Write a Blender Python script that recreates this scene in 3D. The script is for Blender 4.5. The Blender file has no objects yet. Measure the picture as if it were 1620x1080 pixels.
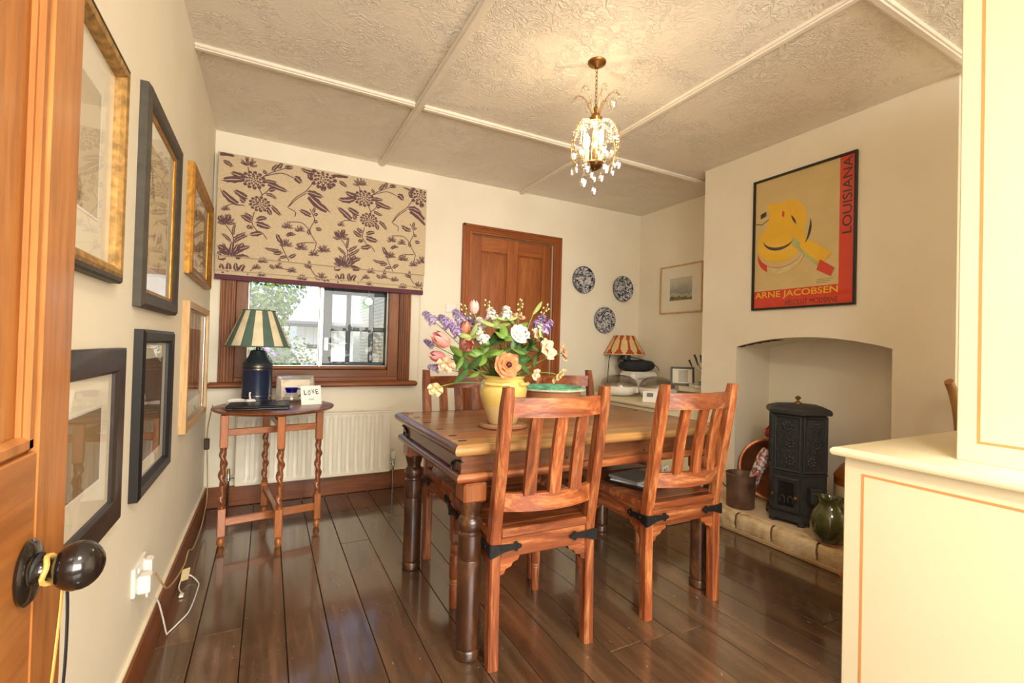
import bpy, math, random
from mathutils import Matrix, Vector
R = math.radians
PI = math.pi
rnd = random.Random(7)
scene = bpy.context.scene
col = scene.collection

# ---------------------------------------------------------------- camera
cam_d = bpy.data.cameras.new('camera'); cam_d.sensor_width = 36.0; cam_d.lens = 16.376; cam_d.clip_start = 0.02
cam = bpy.data.objects.new('camera', cam_d); col.objects.link(cam)
_yaw, _pit, _rol = R(27.600), R(0.758), R(1.531)
_f = Vector((math.sin(_yaw)*math.cos(_pit), math.cos(_yaw)*math.cos(_pit), math.sin(_pit)))
_r0 = Vector((math.cos(_yaw), -math.sin(_yaw), 0)); _u0 = _r0.cross(_f)
_r = math.cos(_rol)*_r0 + math.sin(_rol)*_u0; _u = -math.sin(_rol)*_r0 + math.cos(_rol)*_u0
cam.matrix_world = Matrix(((_r.x, _u.x, -_f.x, 0), (_r.y, _u.y, -_f.y, 0), (_r.z, _u.z, -_f.z, 1.10), (0, 0, 0, 1)))
scene.camera = cam

# ---------------------------------------------------------------- world, sun, lights, exposure
w = bpy.data.worlds.new('world'); scene.world = w; w.use_nodes = True
nt = w.node_tree; nt.nodes.clear()
o_ = nt.nodes.new('ShaderNodeOutputWorld'); b_ = nt.nodes.new('ShaderNodeBackground')
s_ = nt.nodes.new('ShaderNodeTexSky'); s_.sky_type = 'NISHITA'; s_.sun_disc = False
s_.sun_elevation = R(48); s_.sun_rotation = R(140); s_.air_density = 1.0; s_.dust_density = 2.0
b_.inputs[1].default_value = 0.22
nt.links.new(s_.outputs[0], b_.inputs[0]); nt.links.new(b_.outputs[0], o_.inputs[0])
sun_d = bpy.data.lights.new('sun', 'SUN'); sun_d.energy = 1.4; sun_d.angle = R(0.6); sun_d.color = (1, .95, .86)
sun = bpy.data.objects.new('sun', sun_d); col.objects.link(sun); sun.rotation_euler = (R(40), 0, R(-25))
def area(name, loc, target, sx, sy, power, color):
    d = bpy.data.lights.new(name, 'AREA'); d.shape = 'RECTANGLE'; d.size = sx; d.size_y = sy; d.energy = power; d.color = color
    o = bpy.data.objects.new(name, d); col.objects.link(o); o.location = loc
    o.rotation_euler = (Vector(target)-Vector(loc)).to_track_quat('-Z', 'Y').to_euler()
    return o
# broad added fill light at the unseen rear opening behind the camera
area('rear_fill', (0.70, -2.42, 1.50), (1.05, 3.0, 1.30), 2.4, 1.6, 150, (1.0, .958, .888))
# weaker added fill light in the left wall opening, also out of view
area('side_fill', (-.42, -1.30, 1.50), (2.6, 1.2, 1.35), 1.5, 1.5, 14, (1.0, .958, .888))
scene.view_settings.view_transform = 'Standard'; scene.view_settings.look = 'None'
scene.view_settings.exposure = 0.52; scene.view_settings.gamma = 1.0; scene.view_settings.use_curve_mapping = False

# ---------------------------------------------------------------- geometry helpers
def basis(o, x, y):
    x = Vector(x).normalized(); y = Vector(y).normalized(); z = x.cross(y)
    return Matrix(((x.x, y.x, z.x, o[0]), (x.y, y.y, z.y, o[1]), (x.z, y.z, z.z, o[2]), (0, 0, 0, 1)))
def on_left(y, z, off=0.0):  return basis((-.345+off, y, z), (0, 1, 0), (0, 0, 1))      # local x -> +Y, y -> up, z -> into room
def on_back(x, z, off=0.0):  return basis((x, 3.61-off, z), (1, 0, 0), (0, 0, 1))
def on_breast(y, z, off=0.0): return basis((2.90-off, y, z), (0, -1, 0), (0, 0, 1))
def on_right(y, z, off=0.0): return basis((3.335-off, y, z), (0, -1, 0), (0, 0, 1))
def TR(x=0, y=0, z=0): return Matrix.Translation((x, y, z))
def RZ(a): return Matrix.Rotation(a, 4, 'Z')
def RX(a): return Matrix.Rotation(a, 4, 'X')
def RY(a): return Matrix.Rotation(a, 4, 'Y')
def along(p, d):                                   # frame at p whose z axis is d
    d = Vector(d).normalized(); q = d.to_track_quat('Z', 'Y').to_matrix().to_4x4()
    return Matrix.Translation(p) @ q

class B:
    def __init__(s): s.v = []; s.f = []; s.mi = []; s.cur = 0
    def add(s, vs, fs, M=None):
        n = len(s.v)
        for p in vs:
            p = Vector(p)
            s.v.append(M @ p if M is not None else p)
        for f in fs: s.f.append([i+n for i in f]); s.mi.append(s.cur)
        return s
    def box(s, x0, x1, y0, y1, z0, z1, b=0.0, M=None):
        lo = (min(x0, x1), min(y0, y1), min(z0, z1)); hi = (max(x0, x1), max(y0, y1), max(z0, z1))
        if b <= 0:
            vs = [(X, Y, Z) for X in (lo[0], hi[0]) for Y in (lo[1], hi[1]) for Z in (lo[2], hi[2])]
            return s.add(vs, [(0, 1, 3, 2), (4, 6, 7, 5), (0, 4, 5, 1), (2, 3, 7, 6), (0, 2, 6, 4), (1, 5, 7, 3)], M)
        b = min([b]+[(hi[i]-lo[i])*.49 for i in range(3)])
        vs = []; idx = {}
        for sx in (0, 1):
            for sy in (0, 1):
                for sz in (0, 1):
                    sg = (sx, sy, sz)
                    for a in range(3):
                        p = []
                        for c in range(3):
                            e = hi[c] if sg[c] else lo[c]
                            if c != a: e += -b if sg[c] else b
                            p.append(e)
                        idx[(sg, a)] = len(vs); vs.append(p)
        fs = []
        for a in range(3):
            o1, o2 = [c for c in range(3) if c != a]
            for e in (0, 1):
                q = []
                for (m, n) in ((0, 0), (1, 0), (1, 1), (0, 1)):
                    g = [0, 0, 0]; g[a] = e; g[o1] = m; g[o2] = n; q.append(idx[(tuple(g), a)])
                fs.append(q)
            for m in (0, 1):
                for n in (0, 1):
                    g0 = [0, 0, 0]; g0[o1] = m; g0[o2] = n; g1 = list(g0); g1[a] = 1
                    fs.append([idx[(tuple(g0), o1)], idx[(tuple(g1), o1)], idx[(tuple(g1), o2)], idx[(tuple(g0), o2)]])
        for sx in (0, 1):
            for sy in (0, 1):
                for sz in (0, 1): fs.append([idx[((sx, sy, sz), a)] for a in range(3)])
        return s.add(vs, fs, M)
    def lathe(s, prof, seg=24, M=None, sx=1.0, sy=1.0, rfun=None):
        vs = []; fs = []; rings = []
        for (r, z) in prof:
            if r <= 1e-6: rings.append([len(vs)]); vs.append((0, 0, z))
            else:
                ring = []
                for k in range(seg):
                    t = 2*PI*k/seg; rr = r*(rfun(t, z) if rfun else 1)
                    ring.append(len(vs)); vs.append((rr*math.cos(t)*sx, rr*math.sin(t)*sy, z))
                rings.append(ring)
        for a, b in zip(rings, rings[1:]):
            if len(a) == 1 and len(b) == 1: continue
            for k in range(seg):
                k2 = (k+1) % seg
                if len(a) == 1: fs.append((a[0], b[k], b[k2]))
                elif len(b) == 1: fs.append((a[k], a[k2], b[0]))
                else: fs.append((a[k], a[k2], b[k2], b[k]))
        if len(rings[0]) > 1: fs.append(rings[0][::-1])
        if len(rings[-1]) > 1: fs.append(rings[-1])
        return s.add(vs, fs, M)
    def shell(s, prof, seg=24, M=None, sx=1.0, sy=1.0):          # open lathe, no end caps
        n = len(s.f); s.lathe(prof, seg, M, sx, sy)
        keep = [(f, m) for f, m in zip(s.f[n:], s.mi[n:]) if len(f) <= 4 or seg <= 4]
        s.f[n:] = [k[0] for k in keep]; s.mi[n:] = [k[1] for k in keep]
        return s
    def tube(s, pts, r, seg=8, M=None, caps=True, flat=1.0):
        pts = [Vector(p) for p in pts]; n = len(pts)
        rs = r if isinstance(r, (list, tuple)) else [r]*n
        tan = []
        for i in range(n):
            d = pts[min(i+1, n-1)]-pts[max(i-1, 0)]
            tan.append(d.normalized() if d.length > 1e-9 else Vector((0, 0, 1)))
        ref = Vector((0, 0, 1)) if abs(tan[0].z) < .9 else Vector((1, 0, 0))
        nrm = (ref - tan[0]*ref.dot(tan[0])).normalized()
        vs = []; fs = []
        for i in range(n):
            nrm = nrm - tan[i]*nrm.dot(tan[i])
            nrm = nrm.normalized() if nrm.length > 1e-6 else tan[i].orthogonal().normalized()
            bi = tan[i].cross(nrm)
            for k in range(seg):
                t = 2*PI*k/seg
                vs.append(pts[i] + nrm*math.cos(t)*rs[i]*flat + bi*math.sin(t)*rs[i])
        for i in range(n-1):
            for k in range(seg):
                k2 = (k+1) % seg
                fs.append((i*seg+k, i*seg+k2, (i+1)*seg+k2, (i+1)*seg+k))
        if caps: fs.append(list(range(seg))[::-1]); fs.append([(n-1)*seg+k for k in range(seg)])
        return s.add(vs, fs, M)
    def prism(s, poly, z0, z1, M=None):
        n = len(poly)
        vs = [(p[0], p[1], z0) for p in poly]+[(p[0], p[1], z1) for p in poly]
        fs = [list(range(n))[::-1], list(range(n, 2*n))]
        for i in range(n): j = (i+1) % n; fs.append((i, j, n+j, n+i))
        return s.add(vs, fs, M)
    def ball(s, c, r, seg=10, rings=6, sc=(1, 1, 1), M=None):
        prof = [(math.sin(PI*i/rings), -math.cos(PI*i/rings)) for i in range(rings+1)]
        prof[0] = (0, -1); prof[-1] = (0, 1)
        m = Matrix.Translation(c) @ Matrix.Diagonal((r*sc[0], r*sc[1], r*sc[2], 1))
        return s.lathe(prof, seg, (M @ m) if M is not None else m)
    def surf(s, fn, nu, nv, M=None):
        vs = [fn(i/nu, j/nv) for j in range(nv+1) for i in range(nu+1)]
        fs = [(j*(nu+1)+i, j*(nu+1)+i+1, (j+1)*(nu+1)+i+1, (j+1)*(nu+1)+i) for j in range(nv) for i in range(nu)]
        return s.add(vs, fs, M)
    def mesh(s, name, mats, smooth=None, recalc=True):
        me = bpy.data.meshes.new(name)
        me.from_pydata([tuple(p) for p in s.v], [], s.f)
        for m in (mats if isinstance(mats, (list, tuple)) else [mats]): me.materials.append(m)
        me.polygons.foreach_set('material_index', s.mi)
        if recalc:
            import bmesh
            bm = bmesh.new(); bm.from_mesh(me); bmesh.ops.recalc_face_normals(bm, faces=bm.faces[:]); bm.to_mesh(me); bm.free()
        if smooth is not None:
            me.polygons.foreach_set('use_smooth', [True]*len(me.polygons))
            me.set_sharp_from_angle(angle=R(smooth))
        me.update()
        return me
    def build(s, name, mats, parent=None, smooth=None, M=None, recalc=True):
        o = bpy.data.objects.new(name, s.mesh(name, mats, smooth, recalc)); col.objects.link(o)
        if M is not None: o.matrix_world = M
        if parent is not None: o.parent = parent
        return o

def thing(name, label, cat, M=None, group=None):
    o = bpy.data.objects.new(name, None); col.objects.link(o); o.empty_display_size = .05
    if M is not None: o.matrix_world = M
    o['label'] = label; o['category'] = cat
    if group: o['group'] = group
    return o
def tag(o, label, cat, group=None):
    o['label'] = label; o['category'] = cat
    if group: o['group'] = group
    return o
def struct(o): o['kind'] = 'structure'; return o
def stuff(o): o['kind'] = 'stuff'; return o
def copy_tree(o, parent=None):
    c = o.copy(); col.objects.link(c); c.parent = parent
    for ch in o.children: copy_tree(ch, c)
    return c
def bez(p0, p1, p2, n=10):
    p0, p1, p2 = Vector(p0), Vector(p1), Vector(p2)
    return [(1-t)**2*p0+2*(1-t)*t*p1+t*t*p2 for t in [i/n for i in range(n+1)]]
def spline(pts, n=6):                               # Catmull-Rom through the points
    P = [Vector(p) for p in pts]; P = [P[0]*2-P[1]]+P+[P[-1]*2-P[-2]]; out = []
    for i in range(1, len(P)-2):
        for k in range(n):
            t = k/n; a, b, c, d = P[i-1], P[i], P[i+1], P[i+2]
            out.append(.5*((2*b)+(c-a)*t+(2*a-5*b+4*c-d)*t*t+(3*b-a-3*c+d)*t**3))
    out.append(P[-2]); return out
def text_into(b, s, w, h, cx, cy, z, M=None, bold=0.0):          # lettering as flat mesh, w x h metres, centred on (cx, cy)
    cu = bpy.data.curves.new('lettering', 'FONT'); cu.body = s; cu.resolution_u = 3; cu.offset = bold
    ob = bpy.data.objects.new('lettering', cu); col.objects.link(ob)
    dg = bpy.context.evaluated_depsgraph_get(); dg.update()
    me = bpy.data.meshes.new_from_object(ob.evaluated_get(dg))
    vs = [v.co.copy() for v in me.vertices]; fs = [list(p.vertices) for p in me.polygons]
    bpy.data.objects.remove(ob); bpy.data.curves.remove(cu); bpy.data.meshes.remove(me)
    x0 = min(v.x for v in vs); x1 = max(v.x for v in vs); y0 = min(v.y for v in vs); y1 = max(v.y for v in vs)
    b.add([((v.x-(x0+x1)/2)/(x1-x0)*w+cx, (v.y-(y0+y1)/2)/(y1-y0)*h+cy, z) for v in vs], fs, M)

# ---------------------------------------------------------------- materials
def srgb(r, g, b):
    f = lambda c: (c/255/12.92 if c/255 <= .04045 else ((c/255+.055)/1.055)**2.4)
    return (f(r), f(g), f(b), 1)
class N:
    def __init__(s, name):
        s.m = bpy.data.materials.new(name); s.m.use_nodes = True; s.t = s.m.node_tree; s.t.nodes.clear()
        s.out = s.t.nodes.new('ShaderNodeOutputMaterial'); s.p = s.t.nodes.new('ShaderNodeBsdfPrincipled')
        s.t.links.new(s.p.outputs[0], s.out.inputs[0])
    def n(s, ty, **kw):
        nd = s.t.nodes.new(ty)
        for k, v in kw.items(): setattr(nd, k, v)
        return nd
    def l(s, a, b): s.t.links.new(a, b)
    def vec(s, scale=(1, 1, 1), rand=0.0, rot=(0, 0, 0)):
        tc = s.n('ShaderNodeTexCoord'); mp = s.n('ShaderNodeMapping'); mp.inputs['Scale'].default_value = scale; mp.inputs['Rotation'].default_value = rot
        if rand:
            oi = s.n('ShaderNodeObjectInfo'); ad = s.n('ShaderNodeVectorMath', operation='ADD'); mu = s.n('ShaderNodeMath', operation='MULTIPLY'); mu.inputs[1].default_value = rand
            s.l(oi.outputs['Random'], mu.inputs[0]); s.l(tc.outputs['Object'], ad.inputs[0]); s.l(mu.outputs[0], ad.inputs[1]); s.l(ad.outputs[0], mp.inputs[0])
        else: s.l(tc.outputs['Object'], mp.inputs[0])
        return mp.outputs[0]
    def noise(s, vec, scale, detail=4, rough=.55, dist=0.0):
        nd = s.n('ShaderNodeTexNoise'); nd.inputs['Scale'].default_value = scale; nd.inputs['Detail'].default_value = detail
        nd.inputs['Roughness'].default_value = rough; nd.inputs['Distortion'].default_value = dist
        s.l(vec, nd.inputs['Vector']); return nd.outputs['Fac']
    def ramp(s, fac, stops):
        r = s.n('ShaderNodeValToRGB'); e = r.color_ramp.elements
        while len(e) > 1: e.remove(e[-1])
        e[0].position = stops[0][0]; e[0].color = stops[0][1]
        for p, c in stops[1:]: x = e.new(p); x.color = c
        s.l(fac, r.inputs[0]); return r.outputs[0]
    def mix(s, fac, a, b):
        m = s.n('ShaderNodeMix', data_type='RGBA')
        if isinstance(fac, float): m.inputs[0].default_value = fac
        else: s.l(fac, m.inputs[0])
        for v, i in ((a, 6), (b, 7)):
            if isinstance(v, tuple): m.inputs[i].default_value = v
            else: s.l(v, m.inputs[i])
        return m.outputs[2]
    def bump(s, h, strength, dist):
        b = s.n('ShaderNodeBump'); b.inputs['Strength'].default_value = strength; b.inputs['Distance'].default_value = dist
        s.l(h, b.inputs['Height']); s.l(b.outputs[0], s.p.inputs['Normal'])
    def set(s, color=None, rough=None, metal=None, coat=None, spec=None, sheen=None, trans=None, emit=None):
        p = s.p.inputs
        if color is not None:
            if isinstance(color, tuple): p['Base Color'].default_value = color
            else: s.l(color, p['Base Color'])
        if rough is not None:
            if isinstance(rough, float): p['Roughness'].default_value = rough
            else: s.l(rough, p['Roughness'])
        if metal is not None: p['Metallic'].default_value = metal
        if coat is not None: p['Coat Weight'].default_value = coat; p['Coat Roughness'].default_value = .15
        if spec is not None: p['Specular IOR Level'].default_value = spec
        if emit is not None: p['Emission Color'].default_value = emit[0]; p['Emission Strength'].default_value = emit[1]
        return s.m
def plain(name, c, rough=.5, metal=0.0, coat=None, var=.12, scale=18, bump=0.0, spec=None):
    n = N(name); v = n.vec((1, 1, 1), .7); f = n.noise(v, scale, 4)
    dk = tuple(x*(1-var) for x in c[:3])+(1,); lt = tuple(min(1, x*(1+var)) for x in c[:3])+(1,)
    n.set(n.ramp(f, [(.3, dk), (.7, lt)]), rough, metal, coat, spec)
    if bump: n.bump(f, bump, .01)
    return n.m
def wood(name, dark, mid, light, axis='Z', scale=9, rough=.42, coat=.25, bump=.12, rand=9.0, stretch=.09, dist=1.2, tone=.10):
    n = N(name); sc = {'X': (stretch, 1, 1), 'Y': (1, stretch, 1), 'Z': (1, 1, stretch)}[axis]
    v = n.vec(sc, rand); f = n.noise(v, scale, 6, .6, dist)
    fine = n.noise(v, scale*9, 3, .6)
    c = n.ramp(f, [(.25, dark), (.5, mid), (.75, light)])
    d2 = tuple(x*.62 for x in mid[:3])+(1,)
    c2 = n.mix(n.ramp(fine, [(.36, (.55, .55, .55, 1)), (.55, (0, 0, 0, 1))]), c, d2)
    oi = n.n('ShaderNodeObjectInfo'); hs = n.n('ShaderNodeHueSaturation'); mr = n.n('ShaderNodeMapRange'); mr.inputs[3].default_value = 1-tone; mr.inputs[4].default_value = 1+tone
    n.l(oi.outputs['Random'], mr.inputs[0]); n.l(mr.outputs[0], hs.inputs['Value']); n.l(c2, hs.inputs['Color'])
    n.set(hs.outputs[0], rough, coat=coat); n.bump(fine, bump, .004)
    return n.m
def glassy(name, tint=(1, 1, 1, 1), refl=.9, rough=0.0, base=.04):      # thin sheet: clear, mirror-like only at a grazing angle
    m = bpy.data.materials.new(name); m.use_nodes = True; t = m.node_tree; t.nodes.clear()
    out = t.nodes.new('ShaderNodeOutputMaterial'); mx = t.nodes.new('ShaderNodeMixShader'); lw = t.nodes.new('ShaderNodeLayerWeight'); lw.inputs[0].default_value = .5
    pw = t.nodes.new('ShaderNodeMath'); pw.operation = 'POWER'; pw.inputs[1].default_value = 5.0; ma = t.nodes.new('ShaderNodeMath'); ma.operation = 'MULTIPLY_ADD'; ma.inputs[1].default_value = refl; ma.inputs[2].default_value = base
    tr = t.nodes.new('ShaderNodeBsdfTransparent'); tr.inputs[0].default_value = tint; gl = t.nodes.new('ShaderNodeBsdfGlossy'); gl.inputs['Roughness'].default_value = rough
    t.links.new(lw.outputs['Facing'], pw.inputs[0]); t.links.new(pw.outputs[0], ma.inputs[0]); t.links.new(ma.outputs[0], mx.inputs[0])
    t.links.new(tr.outputs[0], mx.inputs[1]); t.links.new(gl.outputs[0], mx.inputs[2]); t.links.new(mx.outputs[0], out.inputs[0])
    return m
M = {}
def make_materials():
    # walls: warm cream emulsion
    n = N('cream_wall'); v = n.vec(); f = n.noise(v, 3.0, 5); g = n.noise(v, 60, 3)
    n.set(n.ramp(f, [(.3, srgb(238, 228, 204)), (.7, srgb(243, 235, 214))]), .75); n.bump(g, .06, .003); M['wall'] = n.m
    # ceiling: swirled textured plaster
    n = N('textured_ceiling'); v = n.vec()
    wv = n.noise(v, 4.0, 3, .55, 1.0); a = n.noise(v, 17, 3, .5, 2.2)
    rid = n.ramp(a, [(.40, (0, 0, 0, 1)), (.495, (1, 1, 1, 1)), (.56, (0, 0, 0, 1))])
    b = n.noise(v, 38, 4, .6, 1.5)
    mx = n.mix(n.ramp(wv, [(.38, (0.10, .10, .10, 1)), (.58, (1, 1, 1, 1))]), (0, 0, 0, 1), rid)
    mm = n.mix(.30, mx, b)
    n.set(srgb(242, 232, 214), .36); n.bump(mm, .75, .008); M['ceiling'] = n.m
    M['batten'] = plain('painted_batten', srgb(236, 226, 208), .4, var=.03)
    M['cream_trim'] = plain('cream_caulk', srgb(240, 228, 200), .5, var=.03)
    # floorboards: dark brown varnish worn to red in places
    n = N('floor_varnish'); v = n.vec((1, .07, 1), 11.0); f = n.noise(v, 14, 6, .6, .8)
    v2 = n.vec((1, .35, 1), 5.0); p = n.noise(v2, 3.2, 4)
    c = n.ramp(f, [(.3, srgb(72, 52, 36)), (.55, srgb(100, 75, 53)), (.8, srgb(126, 97, 70))])
    red = n.ramp(f, [(.3, srgb(88, 52, 33)), (.7, srgb(132, 84, 54))])
    c = n.mix(n.ramp(p, [(.56, (0, 0, 0, 1)), (.74, (.8, .8, .8, 1))]), c, red)
    v3 = n.vec((1, .5, 1), 3.0); sp = n.noise(v3, 60, 2)
    c = n.mix(n.ramp(sp, [(.73, (0, 0, 0, 1)), (.76, (1, 1, 1, 1))]), c, srgb(170, 140, 105))
    rg = n.ramp(n.noise(v2, 6, 4), [(.3, (.17, .17, .17, 1)), (.7, (.30, .30, .30, 1))])
    n.set(c, rg, coat=1.0); n.p.inputs['Coat Roughness'].default_value = .10
    wav = n.noise(n.vec((.8, .35, 1), 4.0), 7, 2); mm = n.mix(.3, wav, f); n.bump(mm, .22, .012); M['board'] = n.m
    M['subfloor'] = plain('dark_subfloor', srgb(30, 20, 14), .9)  # plain dark base colour under the boards and behind the back door
    for ax in 'XYZ':
        M['chair'+ax] = wood('chair_sheesham_'+ax, srgb(70, 33, 16), srgb(144, 74, 36), srgb(200, 136, 82), ax, 17, .40, .25, .2, 9.0, .11, 2.2, .20)
        M['pine'+ax] = wood('old_pine_'+ax, srgb(116, 56, 18), srgb(156, 84, 34), srgb(184, 112, 54), ax, 8, .42, .25)
        M['tbl'+ax] = wood('table_sheesham_'+ax, srgb(56, 30, 16), srgb(104, 60, 34), srgb(146, 92, 52), ax, 11, .3, .45)
        M['oak'+ax] = wood('polished_oak_'+ax, srgb(126, 64, 22), srgb(172, 98, 42), srgb(198, 124, 60), ax, 16, .36, .35)
        M['skirt'+ax] = wood('stained_skirting_'+ax, srgb(86, 42, 16), srgb(132, 72, 30), srgb(162, 98, 46), ax, 8, .5, .08)
        M['win'+ax] = wood('window_wood_'+ax, srgb(84, 42, 12), srgb(136, 76, 24), srgb(172, 106, 42), ax, 9, .5, .08)
    M['doorY'] = wood('honey_pine_Y', srgb(136, 76, 28), srgb(176, 110, 52), srgb(200, 136, 74), 'Y', 7, .38, .25)
    M['doorZ'] = wood('honey_pine_Z', srgb(136, 76, 28), srgb(176, 110, 52), srgb(200, 136, 74), 'Z', 7, .38, .25)
    M['twist'] = wood('twisted_oak', srgb(92, 46, 20), srgb(134, 74, 36), srgb(160, 96, 52), 'Z', 16, .34, .4)
    M['plank_straw'] = wood('straw_plank', srgb(118, 76, 36), srgb(176, 130, 74), srgb(204, 162, 100), 'X', 9, .3, .4)
    M['plank_red'] = wood('red_plank', srgb(112, 62, 32), srgb(164, 104, 60), srgb(190, 136, 84), 'X', 9, .3, .35)
    M['plank_brown'] = wood('brown_plank', srgb(100, 66, 38), srgb(148, 106, 66), srgb(178, 134, 88), 'X', 9, .3, .35)
    M['dark_leg'] = wood('dark_turned_leg', srgb(30, 16, 9), srgb(72, 42, 23), srgb(140, 92, 50), 'Z', 9, .32, .4, .12, 9.0, .45, .8)
    M['leg_block'] = wood('leg_block', srgb(96, 50, 24), srgb(140, 78, 40), srgb(168, 104, 58), 'Z', 11, .36, .3)
    for ax in 'XYZ': M['tan'+ax] = wood('tan_ash_'+ax, srgb(124, 84, 44), srgb(172, 126, 74), srgb(200, 156, 100), ax, 12, .4, .2)
    M['iron'] = plain('black_iron', srgb(38, 36, 36), .5, .6, bump=.3)
    M['cast_iron'] = plain('cast_iron', srgb(62, 64, 66), .55, .35, var=.2, scale=40, bump=.2)
    M['soot_glass'] = plain('sooty_glass', srgb(34, 32, 30), .15, 0)
    M['brass'] = plain('brass', srgb(190, 150, 84), .28, 1.0)
    M['aged_brass'] = plain('aged_brass', srgb(150, 108, 60), .35, 1.0)
    M['chrome'] = plain('chrome', srgb(190, 188, 182), .2, 1.0)
    M['silver'] = plain('silver', srgb(205, 198, 184), .3, .8)
    M['copper'] = plain('aged_copper', srgb(134, 104, 88), .5, .6, var=.35, scale=9)
    M['copper_tray'] = plain('copper_tray', srgb(160, 98, 62), .32, .8, var=.3, scale=7)
    M['white_enamel'] = plain('white_enamel', srgb(238, 230, 208), .35, var=.02)
    M['white_plastic'] = plain('white_plastic', srgb(240, 236, 226), .4, var=.02)
    M['beige_cord'] = plain('beige_cord', srgb(176, 146, 104), .5)
    M['brown_cord'] = plain('brown_cord', srgb(70, 48, 34), .5)
    M['black_plastic'] = plain('black_plastic', srgb(26, 27, 30), .35, var=.1)
    M['black_gloss'] = plain('black_gloss', srgb(22, 18, 16), .15, coat=.6)
    M['cream_paint'] = plain('cream_paint', srgb(231, 218, 180), .42, var=.015, scale=4)
    M['ochre_line'] = plain('ochre_line', srgb(214, 150, 90), .5, var=.05)
    M['glass'] = glassy('picture_glass'); M['window_glass'] = glassy('window_glass', (.96, .98, .97, 1), .9, 0.0, .02)
    M['crystal'] = glassy('crystal', (.98, .96, .92, 1), .9, .05, .30)
    M['smoked'] = glassy('smoked_dome', (.66, .64, .62, 1), .9, .05, .10)
    M['soot'] = plain('broken_plaster', srgb(84, 66, 54), .9, var=.5, scale=60, bump=.6)
make_materials()
# ================================================================= the setting
YB = 3.61; XL = -.345; XR = 3.335; CH = 2.475; YR = -2.5
def smesh(name, fn, mat, smooth=None):
    b = B(); fn(b); return struct(b.build(name, mat, None, smooth))
floor = smesh('floor', lambda b: b.box(XL-.1, XR+.1, YR-.1, YB+.1, -.12, -.016), M['subfloor'])
# floorboards, each one its own piece
seams = [XL, -.206, -.055, .091, .238, .385, .538, .692, .842, .99, 1.14, 1.292, 1.44]
while seams[-1] < XR-.16: seams.append(seams[-1]+.15)
seams.append(XR)
joints = {0: [2.05], 1: [2.06], 2: [.4], 3: [1.35, -.6], 4: [.2], 5: [2.7], 6: [-.3], 7: [3.0], 8: [.9], 9: [-.5], 10: [1.34], 11: [1.33], 12: [1.31], 13: [2.2], 14: [.3], 15: [2.5], 16: [1.1]}
for i in range(len(seams)-1):
    cuts = sorted([YR]+joints.get(i, [.7])+[YB])
    for y0, y1 in zip(cuts, cuts[1:]):
        b = B(); xc = (seams[i]+seams[i+1])/2; h = (seams[i+1]-seams[i])/2-.0014; dz = rnd.uniform(-.0012, 0)
        b.box(-h, h, y0+.001, y1-.001, -.016, 0, .0018)
        b.build('floorboard', M['board'], floor, M=TR(xc, 0, dz))
struct(smesh('ceiling', lambda b: b.box(XL-.1, XR+.1, YR-.1, YB+.1, CH, CH+.12), M['ceiling']))
def wleft(b):
    b.box(XL-.1, XL, -.45, YB+.1, -.02, CH); b.box(XL-.1, XL, YR-.1, -2.05, -.02, CH); b.box(XL-.1, XL, -2.05, -.45, -.02, .70); b.box(XL-.1, XL, -2.05, -.45, 2.30, CH)
smesh('wall_left', wleft, M['wall'])
smesh('wall_right', lambda b: b.box(XR, XR+.1, YR-.1, YB+.1, -.02, CH), M['wall'])
WX0, WX1, WZ0, WZ1 = -.20, .89, .85, 1.80
DX0, DX1, DZ = 1.478, 2.287, 2.045
def back(b):
    b.box(XL, WX0, YB, YB+.14, -.02, CH); b.box(WX1, DX0, YB, YB+.14, -.02, CH); b.box(DX1, XR, YB, YB+.14, -.02, CH)
    b.box(WX0, WX1, YB, YB+.14, -.02, WZ0); b.box(WX0, WX1, YB, YB+.14, WZ1, CH); b.box(DX0, DX1, YB, YB+.14, DZ, CH)
smesh('wall_back', back, M['wall'])
def rear(b):
    b.box(XL, -.55+.1, YR-.1, YR, -.02, CH); b.box(2.05, XR, YR-.1, YR, -.02, CH)
    b.box(-.45, 2.05, YR-.1, YR, -.02, .6); b.box(-.45, 2.05, YR-.1, YR, 2.3, CH)
smesh('wall_rear', rear, M['wall'])
smesh('wall_stub', lambda b: b.box(XL, -.29, .0, .12, -.02, CH), M['wall'])
# chimney breast with a shallow arched fireplace opening
CY0, CY1, OY0, OY1, OZ, CR, XF, XK = .987, 2.452, 1.240, 2.159, 1.148, .064, 2.90, 3.27
def breast(b):
    b.box(XF, XR, OY1, CY1, 0, CH); b.box(XF, XR, CY0, OY0, 0, CH); b.box(XK, XR, OY0, OY1, 0, CH)
    n = 20; vs = []; fs = []
    for k in range(n+1):
        t = k/n; y = OY0+(OY1-OY0)*t; z = OZ+CR*(1-(2*t-1)**2)
        vs += [(XF, y, z), (XK, y, z), (XF, y, CH), (XK, y, CH)]
    for k in range(n):
        a = 4*k; c = a+4
        fs += [(a, c, c+1, a+1), (a, a+2, c+2, c), (a+1, c+1, c+3, a+3)]
    b.add(vs, fs)
wch = smesh('wall_chimney', breast, M['wall'])
b = B()   # patch of broken plaster under the left of the arch
pv = []
for k in range(15):
    t = k/14; y = OY1-.004-.27*t; tt = (y-OY0)/(OY1-OY0); z = OZ+CR*(1-(2*tt-1)**2)-.003
    wd = .05+.06*t+.02*math.sin(k*2.3) if k < 13 else .11
    pv += [(XF+.006, y, z), (XF+wd, y, z)]
b.add(pv, [(2*k, 2*k+2, 2*k+3, 2*k+1) for k in range(14)]); b.build('broken_plaster', M['soot'], wch, recalc=False)
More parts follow.
